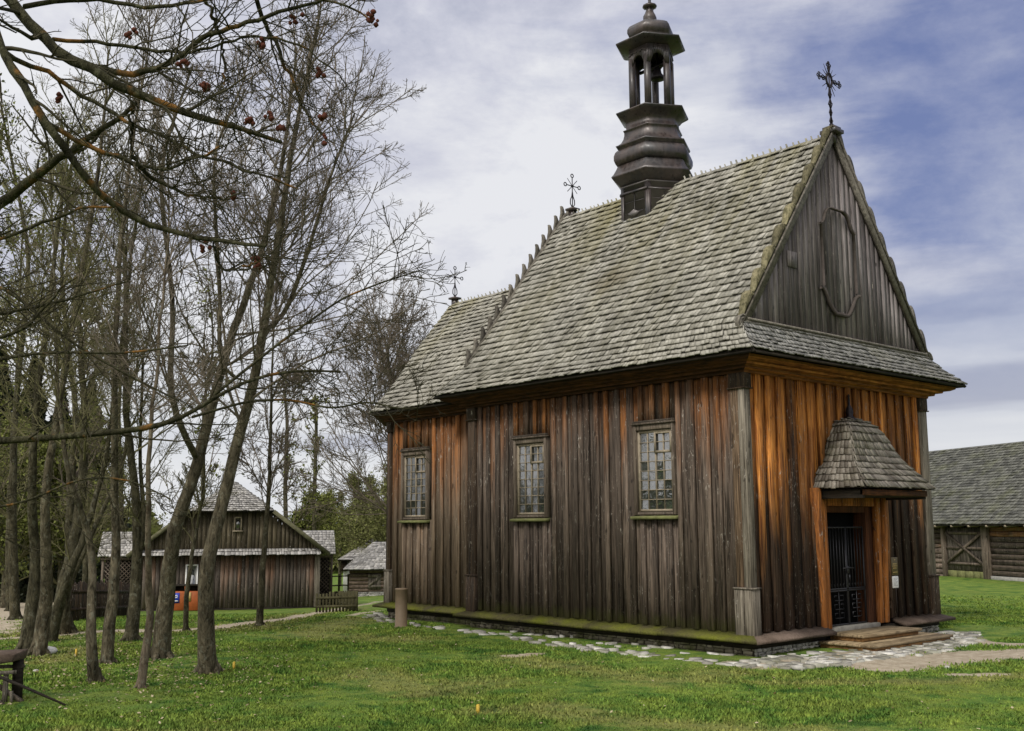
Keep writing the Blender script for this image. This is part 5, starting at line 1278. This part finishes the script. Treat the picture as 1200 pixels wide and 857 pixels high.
def bare_tree(pxpath, wpx, label, bark, twig, D=None, prim=24, sec=7, ter=6, qua=2, lowest=.25, spread=1.0, group='bare deciduous trees left of the church', top_r=.14, leaf=0, forks=(), minr=.0035, plen=None, leafm='leaf', upw=.75, seed=0, cat='tree', zmin=None):
    g_ = np.random.default_rng(seed+100)
    base, Dd = hit(*pxpath[0]) if D is None else (None, D)
    if base is None:
        q = pix(*pxpath[0], D); base = np.array([q[0], q[1], float(ground_z(q[0], q[1]))])
    pts = [base-np.array([0, 0, .15])]+[pix(x, y, Dd)+np.array([g_.normal()*.0]*3)+np.append(H0, 0)*(.25*math.sin(i*1.3+seed)) for i, (x, y) in enumerate(pxpath[1:], 1)]
    r0_ = wpx*.43/F*Dd; n = len(pts)
    rad = [r0_*1.3, r0_*1.05]+[r0_*(1-(1-top_r)*(i-1)/(n-2)) for i in range(2, n)]
    P, Rr = resample(pts, rad, 28)
    P[3:] += np.cumsum(g_.normal(size=(25, 3))*.012, axis=0)
    root = empty('bare_tree' if not leaf else 'budding_tree', tuple(base)); tag(root, label, cat, group)
    tr_sets = [tubes(P[None], Rr[None], 12)]
    trunks = [(P, Rr)]
    for (t_, path, wp) in forks:
        fp = [P[int(t_*27)]]+[pix(x, y, Dd)+np.append(H0, 0)*g_.normal()*.4 for x, y in path]; fr_ = np.linspace(wp/2/F*Dd, wp/2/F*Dd*.3, len(fp))
        P2, R2 = resample(fp, fr_, 18); trunks.append((P2, R2)); tr_sets.append(tubes(P2[None], R2[None], 9))
    for k2 in range(5):
        a_ = k2*1.257+seed; rr_ = r0_*1.2; fp = np.array([base+[rr_*.25*math.cos(a_), rr_*.25*math.sin(a_), r0_*2.6], base+[rr_*.75*math.cos(a_), rr_*.75*math.sin(a_), r0_*.9], base+[rr_*1.35*math.cos(a_), rr_*1.35*math.sin(a_), .02], base+[rr_*2.0*math.cos(a_), rr_*2.0*math.sin(a_), -.08]])
        tr_sets.append(tubes(fp[None], np.array([[r0_*.55, r0_*.52, r0_*.38, r0_*.15]]), 8))
    cat_mesh('trunk', tr_sets, bark, root, base)
    sets = []; tips = []
    H_ = P[-1, 2]-base[2]; pl = plen or H_*.235
    for j, (P_, R_) in enumerate(trunks):
        kk_ = P_.shape[0]; k0 = int(kk_*lowest) if j == 0 else 1
        Pt = P_[None, k0:]; Rt = R_[None, k0:]
        a1, b1 = grow(Pt, Rt, prim if j == 0 else max(6, prim//2), 0.0, .98, 46*spread, 0, .33, 9, upw, .10, lens=pl, minr=.010, g=g_)
        a1[:, :, 2] = np.maximum(a1[:, :, 2], a1[:, :1, 2]-.5)
        a1b, b1b = grow(Pt, Rt, 5, .80, 1.0, 25, 0, .7, 9, .3, .06, lens=pl*.9, minr=.012, g=g_)
        a1 = np.concatenate([a1, a1b]); b1 = np.concatenate([b1, b1b])
        a2, b2 = grow(a1, b1, sec, .12, 1.0, 42, .48, .6, 6, .25, .12, minr=minr*1.7, g=g_)
        a3, b3 = grow(a2, b2, ter, .1, 1.0, 42, .50, .65, 5, .2, .12, minr=minr*1.15, g=g_)
        sets += [tubes(a1, b1, 6), tubes(a2, b2, 4), tubes(a3, b3, 3)]; tips.append(a3[:, -1])
        if qua:
            a4, b4 = grow(a3, b3, qua, .15, 1.0, 45, .55, .7, 3, .15, .14, minr=minr, g=g_); sets.append(tubes(a4, b4, 3)); tips.append(a4[:, -1]); 
    cat_mesh('crown', sets, twig, root, base)
    if leaf:
        T = np.concatenate(tips); T = T[g_.integers(0, len(T), leaf)]+g_.normal(size=(leaf, 3))*.12
        cat_mesh('leaves', [leaf_quads(T, .035*Dd/22, g_)], M[leafm], root, base, smooth=False)
    return root
TD = plain('dark_olive_twigs', (0.045, 0.040, 0.024), 0.9, 0.1, 0.4, 3)
B, BD, BP, TW, TG = M['bark'], M['bark_dark'], M['bark_pale'], M['twig'], M['twig_green']
TREES = [
 dict(pxpath=[(29, 764), (33, 700), (33, 640), (40, 560), (52, 430), (60, 300), (75, 150)], wpx=17, label='dark trunked bare tree, left one of the pair touching at the foot', bark=BD, twig=TG, lowest=.4),
 dict(pxpath=[(44, 768), (50, 700), (56, 645), (62, 560), (85, 400), (110, 200), (125, 60)], wpx=17, label='lichened bare tree, right one of the pair touching at the foot', bark=B, twig=TG, lowest=.4),
 dict(pxpath=[(58, 752), (70, 705), (84, 665), (96, 635), (110, 560), (135, 400), (150, 250)], wpx=14, label='slender bare tree leaning right with a pale bundle at its foot', bark=BD, twig=TG, lowest=.45),
 dict(pxpath=[(75, 742), (77, 705), (86, 660), (92, 590), (95, 480), (90, 330)], wpx=20, label='stout short bare tree in front of the dark picket fence', bark=BD, twig=TG, lowest=.45, top_r=.3, forks=[(.14, [(96, 655), (112, 610), (135, 540), (150, 430)], 9)]),
 dict(pxpath=[(112, 799), (112, 740), (108, 690), (100, 640), (88, 600), (80, 560), (70, 470), (55, 330), (40, 200)], wpx=13, label='thin bare tree curving left nearest the trestle', bark=B, twig=TG, lowest=.4),
 dict(pxpath=[(125, 778), (130, 700), (133, 640), (134, 560), (140, 440), (148, 300), (160, 150), (170, 20)], wpx=14, label='straight brown bare tree with a knocked base wound', bark=B, twig=TW, lowest=.42),
 dict(pxpath=[(153, 751), (156, 680), (158, 600), (150, 480), (155, 350), (165, 220)], wpx=15, label='bare tree behind and just left of the pale thin trunk', bark=BD, twig=TG, lowest=.42, forks=[(.2, [(166, 620), (160, 540), (170, 400)], 8)]),
 dict(pxpath=[(164, 808), (169, 720), (172, 650), (178, 570), (180, 440), (186, 300), (190, 180)], wpx=10, label='pale thin bare tree standing nearest the viewer', bark=BP, twig=TW, lowest=.45),
 dict(pxpath=[(188, 772), (193, 700), (203, 620), (226, 563), (240, 470), (262, 380), (300, 300), (330, 180), (345, 60)], wpx=21, label='stout bare tree leaning right before the orange bin', bark=B, twig=TW, lowest=.36, forks=[(.34, [(215, 480), (200, 360), (205, 220), (215, 60)], 9)], prim=30),
 dict(pxpath=[(244, 789), (245, 720), (245, 650), (262, 575), (284, 470), (305, 410), (322, 330), (338, 220), (352, 110), (372, 10)], wpx=21, label='thickest bare tree, rightmost of the row in front of the house', bark=B, twig=TW, lowest=.38, prim=34, forks=[(.55, [(330, 370), (362, 290), (392, 210), (415, 130)], 7), (.47, [(262, 450), (250, 340), (262, 200), (270, 60)], 7)]),
 dict(pxpath=[(218, 739), (222, 690), (228, 640), (232, 580), (236, 500), (240, 420)], wpx=6, label='thin sapling in front of the white door frame', bark=BD, twig=TG, lowest=.3, prim=14, top_r=.35, qua=3, minr=.006),
 dict(pxpath=[(304, 733), (307, 680), (313, 600), (316, 520), (322, 430), (330, 330)], wpx=8, label='slim straight bare tree before the right half of the house wall', bark=BD, twig=TW, lowest=.35, prim=24, qua=4, minr=.006),
]
for i, kw in enumerate(TREES): bare_tree(seed=i, **kw)
# behind the chancel and further back in the wood
bare_tree([(478, 700), (476, 600), (468, 520), (458, 450), (450, 400)], 9, 'round crowned bare tree rising behind the chancel', BD, TW, D=36, prim=34, sec=8, ter=7, qua=5, lowest=.25, plen=5.0, top_r=.3, minr=.008, group='bare trees further back', seed=40, upw=1.1)
bare_tree([(505, 700), (503, 600), (500, 520), (492, 430)], 8, 'second bare crown behind the chancel roof hip', BD, TW, D=40, prim=26, sec=7, ter=7, qua=4, plen=3.6, top_r=.3, minr=.008, group='bare trees further back', seed=41, upw=1.1)
BACK = [(-20, 34, 150, 'bare tree cut by the left picture edge behind the sand path'), (12, 44, 250, 'tall bare tree beyond the sand path'), (100, 46, 230, 'bare tree above the left porch roof'), (140, 52, 250, 'far bare tree above the left side of the house'),
        (335, 56, 440, 'small bare tree behind the right house rake'), (372, 62, 470, 'small budding tree over the right porch roof'), (238, 58, 330, 'far bare tree directly behind the house apex'), (20, 27, 120, 'bare tree with green twigs left of the paired trunks'), (85, 29, 170, 'bare tree with green twigs behind the stout short trunk')]
for i, (px, D_, ty, lab) in enumerate(BACK):
    bare_tree([(px, 700), (px+random.uniform(-4, 4), 600), (px+random.uniform(-8, 8), 480), (px+random.uniform(-14, 14), (ty+480)/2 if ty < 440 else ty+15), (px+random.uniform(-16, 16), ty)], 9*30/D_+1, lab, BD, TG if i % 2 else TW, D=D_, prim=20, sec=6, ter=5, qua=2, lowest=.15, top_r=.25, leaf=1800 if px < 120 else 500, group='bare trees further back', seed=60+i, minr=.009, leafm='leaf', plen=(615-ty)/F*D_*.22)

# overhanging limbs of a tree whose trunk stands left of the view
def overhang():
    D0 = 7.2; g_ = np.random.default_rng(5)
    b = pix(-330, 700, D0); base = np.array([b[0], b[1], float(ground_z(b[0], b[1]))])
    root = empty('overhanging_tree', tuple(base)); tag(root, 'near tree with lichened limbs and red bud clusters reaching over the lawn', 'tree')
    tk = [base-np.array([0, 0, .2]), pix(-330, 500, D0), pix(-320, 200, D0), pix(-290, -100, D0), pix(-250, -400, D0)]
    P, Rr = resample(tk, [.20, .17, .15, .12, .06], 20); cat_mesh('trunk', [tubes(P[None], Rr[None], 12)], M['bark_lichen'], root, base)
    L = [
     ([(-300, -60), (-100, -60), (0, -35), (28, 8), (62, 46), (120, 80), (175, 116), (230, 133), (280, 150), (330, 167)], 15, 3.5, 0.0),
     ([(-310, 60), (-120, -20), (-15, 5), (4, 60), (25, 95), (52, 140), (78, 182), (112, 230), (155, 258), (200, 274), (250, 284), (312, 288)], 12, 3.0, -.3),
     ([(120, 80), (160, 88), (200, 73), (245, 40), (300, 16), (360, 6), (410, -14)], 7, 2, .05),
     ([(-320, 420), (-100, 300), (0, 243), (45, 208), (80, 182), (110, 160), (160, 120)], 14, 4, .8),
     ([(52, 140), (95, 170), (140, 182), (190, 196), (235, 180), (262, 170)], 5, 1.6, -.2),
     ([(155, 184), (175, 215), (215, 238), (255, 240), (290, 226)], 4, 1.4, -.1),
     ([(4, 60), (60, 90), (110, 125), (160, 155), (230, 188), (300, 205), (350, 222)], 5, 1.6, .3),
     ([(62, 46), (120, 50), (180, 60), (240, 60), (300, 40), (350, 52), (400, 90)], 4, 1.5, .2),
     ([(28, 8), (100, -5), (170, 10), (240, 2), (310, -20), (420, 10), (437, 26)], 5, 1.6, .3),
     ([(-310, 250), (-60, 300), (0, 285), (50, 262), (100, 245), (140, 243)], 5, 1.8, .5),
     ([(240, 0), (258, 40), (263, 80), (262, 105)], 3.5, 1.5, .1), ([(250, 285), (255, 310), (262, 322), (300, 312), (318, 300)], 3, 1.3, -.2),
     ([(290, -20), (320, 40), (340, 90), (355, 130), (380, 160)], 4.5, 1.6, .4), ([(155, 120), (152, 150), (154, 180)], 3, 1.3, .1),
     ([(-310, 330), (-40, 370), (30, 352), (90, 345), (150, 330)], 5, 1.6, .9), ([(-310, 380), (-30, 395), (20, 385), (60, 345), (90, 325)], 5, 1.8, .6)]
    sets = []; ch = []
    for path, w0, w1, dd in L:
        pts = [pix(x, y, D0+dd+.25*math.sin(k*.9)) for k, (x, y) in enumerate(path)]; rad = np.linspace(w0, w1, len(pts))*0.68/F*D0
        P, Rr = resample(pts, rad, 26); P[1:-1] += g_.normal(size=(24, 3))*.007+np.cumsum(g_.normal(size=(24, 3))*.006, axis=0)*np.minimum(1, np.arange(24)[::-1]/8)[:, None]; sets.append(tubes(P[None], Rr[None], 8)); ch.append((P, Rr))
    cat_mesh('limbs', sets, M['bark_lichen'], root, base)
    sets = []
    for P, Rr in ch:
        a1, b1 = grow(P[None], Rr[None], 15, .15, 1.0, 45, 0, .45, 9, .12, .12, lens=.85, minr=.0045, g=g_)
        a2, b2 = grow(a1, b1, 5, .2, 1.0, 45, .45, .6, 6, .1, .14, minr=.0032, g=g_)
        a3, b3 = grow(a2, b2, 2, .3, 1.0, 45, .45, .6, 4, .1, .14, minr=.0026, g=g_)
        sets += [tubes(a1, b1, 5), tubes(a2, b2, 4), tubes(a3, b3, 3)]
    cat_mesh('crown', sets, TD, root, base)
    buds = [(213, 75), (242, 104), (240, 98), (317, 136), (291, 142), (346, 23), (375, 86), (436, 25), (307, 52), (238, 291), (303, 310), (300, 303), (272, 231), (380, 166), (330, 150), (378, 135), (152, 40), (70, 116), (435, 18)]
    for x, y in buds:
        c = pix(x, y, D0+g_.normal()*.15); V = []; mb = MB()
        for k in range(7):
            o = g_.normal(size=3)*.014; r_ = .012+.008*g_.random(); mb.lathe([(r_*.3, -r_), (r_, -r_*.2), (r_*.8, r_*.5), (r_*.2, r_)], tuple(c-base+o), 6)
        mb.build('bud_cluster', M['bud'], root)
overhang()
# long low limb across the trunks
def low_limb():
    g_ = np.random.default_rng(9); D0 = 11.5; b = pix(-300, 760, D0); base = np.array([b[0], b[1], float(ground_z(b[0], b[1]))])
    root = empty('overhanging_tree', tuple(base)); tag(root, 'tree outside the left edge sending one long low limb across the trunks', 'tree')
    P, Rr = resample([base-np.array([0, 0, .2]), pix(-300, 650, D0), pix(-290, 520, D0), pix(-270, 300, D0), pix(-240, 50, D0), pix(-200, -200, D0)], [.2, .17, .15, .12, .09, .04], 24); tk = (P, Rr)
    cat_mesh('trunk', [tubes(P[None], Rr[None], 12)], B, root, base)
    Ls = [([(-290, 520), (-100, 522), (0, 517), (60, 513), (130, 507), (190, 500), (225, 489), (252, 462), (300, 440), (350, 432), (400, 436)], 10, 2.5),
          ([(-280, 400), (-60, 440), (0, 420), (60, 412), (140, 415), (220, 405)], 6, 2), ([(-290, 560), (-40, 600), (30, 590), (90, 560), (150, 560), (200, 585)], 4, 1.5), ([(225, 489), (290, 470), (340, 468), (390, 480), (430, 470), (470, 480), (490, 478)], 3.5, 1.5), ([(252, 462), (330, 400), (400, 350), (450, 330), (490, 318)], 4, 1.5), ([(-280, 320), (0, 330), (80, 400), (150, 440), (210, 470)], 5, 2)]
    sets = []; ch = []
    for path, w0, w1 in Ls:
        pts = [pix(x, y, D0+.3*math.sin(k*.8)) for k, (x, y) in enumerate(path)]; rad = np.linspace(w0, w1, len(pts))/2/F*D0; P, Rr = resample(pts, rad, 26); sets.append(tubes(P[None], Rr[None], 8)); ch.append((P, Rr))
    cat_mesh('limbs', sets, M['bark_lichen'], root, base)
    sets = []
    for P, Rr in ch+[tk]:
        a1, b1 = grow(P[None], Rr[None], 16, .2, 1.0, 48, 0, .45, 9, .1, .12, lens=1.5, minr=.006, g=g_); a2, b2 = grow(a1, b1, 6, .2, 1.0, 45, .45, .6, 6, .1, .14, minr=.0045, g=g_); a3, b3 = grow(a2, b2, 3, .3, 1.0, 45, .5, .6, 4, .1, .14, minr=.0035, g=g_)
        sets += [tubes(a1, b1, 5), tubes(a2, b2, 4), tubes(a3, b3, 3)]
    cat_mesh('crown', sets, TD, root, base)
low_limb()

# dark evergreens and budding bushes in the distance
def conifer(px, D, h, label, seed):
    g_ = np.random.default_rng(seed); q = pix(px, 690, D); base = np.array([q[0], q[1], float(ground_z(q[0], q[1]))])
    root = empty('spruce', tuple(base)); tag(root, label, 'tree', 'dark evergreens at the wood edge')
    mb = MB(); mb.tube([(0, 0, -.3), (0, 0, h*.95)], [.22, .03], 7); mb.build('trunk', M['bark_dark'], root)
    n = 9000; t = g_.random(n)**.8; r = (1-t)*h*.26*(.25+.75*np.sqrt(g_.random(n)))*(1+.25*np.sin(t*40)); a = g_.random(n)*6.283
    C = np.stack([r*np.cos(a), r*np.sin(a), .4+t*h-r*.25], 1)
    cat_mesh('crown', [leaf_quads(C, .20, g_)], M['leaf_dark'], root, (0, 0, 0), smooth=False)
k = 0
SPR = [(-60, 66, 13), (-15, 60, 14), (25, 68, 15), (60, 62, 12), (95, 70, 14), (128, 64, 11), (160, 72, 12), (195, 74, 11), (-100, 58, 14)]
SL = ['dark spruce cut by the left edge', 'tall dark spruce at the head of the sand path', 'tallest dark spruce of the wood edge', 'dark spruce right of the sand path', 'dark spruce above the picket fence', 'dark spruce behind the left porch', 'dark spruce just left of the house roof', 'dark spruce behind the house', 'outermost dark spruce beyond the left edge']
for (px, D_, h_), lab in zip(SPR[:5], SL): conifer(px, D_, h_, lab, 200+k); k += 1
def bush(px, D, w, h, label, seed, mat, n=14000):
    g_ = np.random.default_rng(seed); q = pix(px, 690, D); base = np.array([q[0], q[1], float(ground_z(q[0], q[1]))])
    root = empty('budding_tree', tuple(base)); tag(root, label, 'tree', 'pale green trees in the distance')
    P, Rr = resample([base-np.array([0, 0, .2]), base+np.array([0, 0, h*.45]), base+np.array([.2, 0, h*.8])], [.16, .12, .05], 12); cat_mesh('trunk', [tubes(P[None], Rr[None], 8)], M['bark'], root, base)
    a1, b1 = grow(P[None], Rr[None], 26, .15, 1.0, 50, 0, .5, 8, .4, .1, lens=h*.42, minr=.03, g=g_); a2, b2 = grow(a1, b1, 9, .2, 1, 45, .5, .6, 5, .25, .12, minr=.018, g=g_); a3, b3 = grow(a2, b2, 5, .2, 1, 45, .5, .6, 4, .2, .12, minr=.012, g=g_)
    T = np.concatenate([a3[:, -1], a3[:, 2], a2[:, -1]]); T = T[g_.integers(0, len(T), n)]+g_.normal(size=(n, 3))*.16
    cat_mesh('branches', [tubes(a1, b1, 4), tubes(a2, b2, 3), tubes(a3, b3, 3)], M['twig_green'], root, base)
    cat_mesh('crown', [leaf_quads(T, .075, g_)], M[mat], root, base, smooth=False)
for j, (px, D_, w_, h_, lab, mt) in enumerate([(362, 68, 5, 6.8, 'pale green round tree over the right porch roof', 'leaf'), (398, 88, 6, 8.0, 'olive tree between the house and the huts', 'leaf_bush'), (425, 82, 7, 9.4, 'tall pale green tree behind the white cottage', 'leaf_bush'), (458, 76, 6, 9.0, 'green tree behind the granary at the chancel corner', 'leaf_bush'), 
                                     (70, 52, 5, 9.5, 'yellow green tree above the picket fence', 'leaf'), (5, 50, 5, 9.5, 'yellow green tree beside the sand path', 'leaf'), (110, 76, 6, 11, 'tall olive tree behind the spruces', 'leaf_bush')]):
    bush(px, D_, w_, h_, lab, 300+j, mt)
# far wood closing the horizon
def far_wood():
    g_ = np.random.default_rng(77); n = 90000; th = g_.random(n)*2*math.pi
    rr = 125+25*g_.random(n); X = rr*np.cos(th)+CAM[0]; Y = rr*np.sin(th)+CAM[1]
    hh = 6+1.6*np.sin(th*23)+1.2*np.sin(th*57+1)+1.0*np.sin(th*131)
    Z = ground_z(X, Y)-.3+hh*g_.random(n)**.8
    V, Q = leaf_quads(np.stack([X, Y, Z], 1), .75, g_)
    o = mesh_np('distant_woods', V, [Q], M['leaf_bush']); tag(o, 'far olive woods along the horizon', 'woods', kind='stuff')
far_wood()
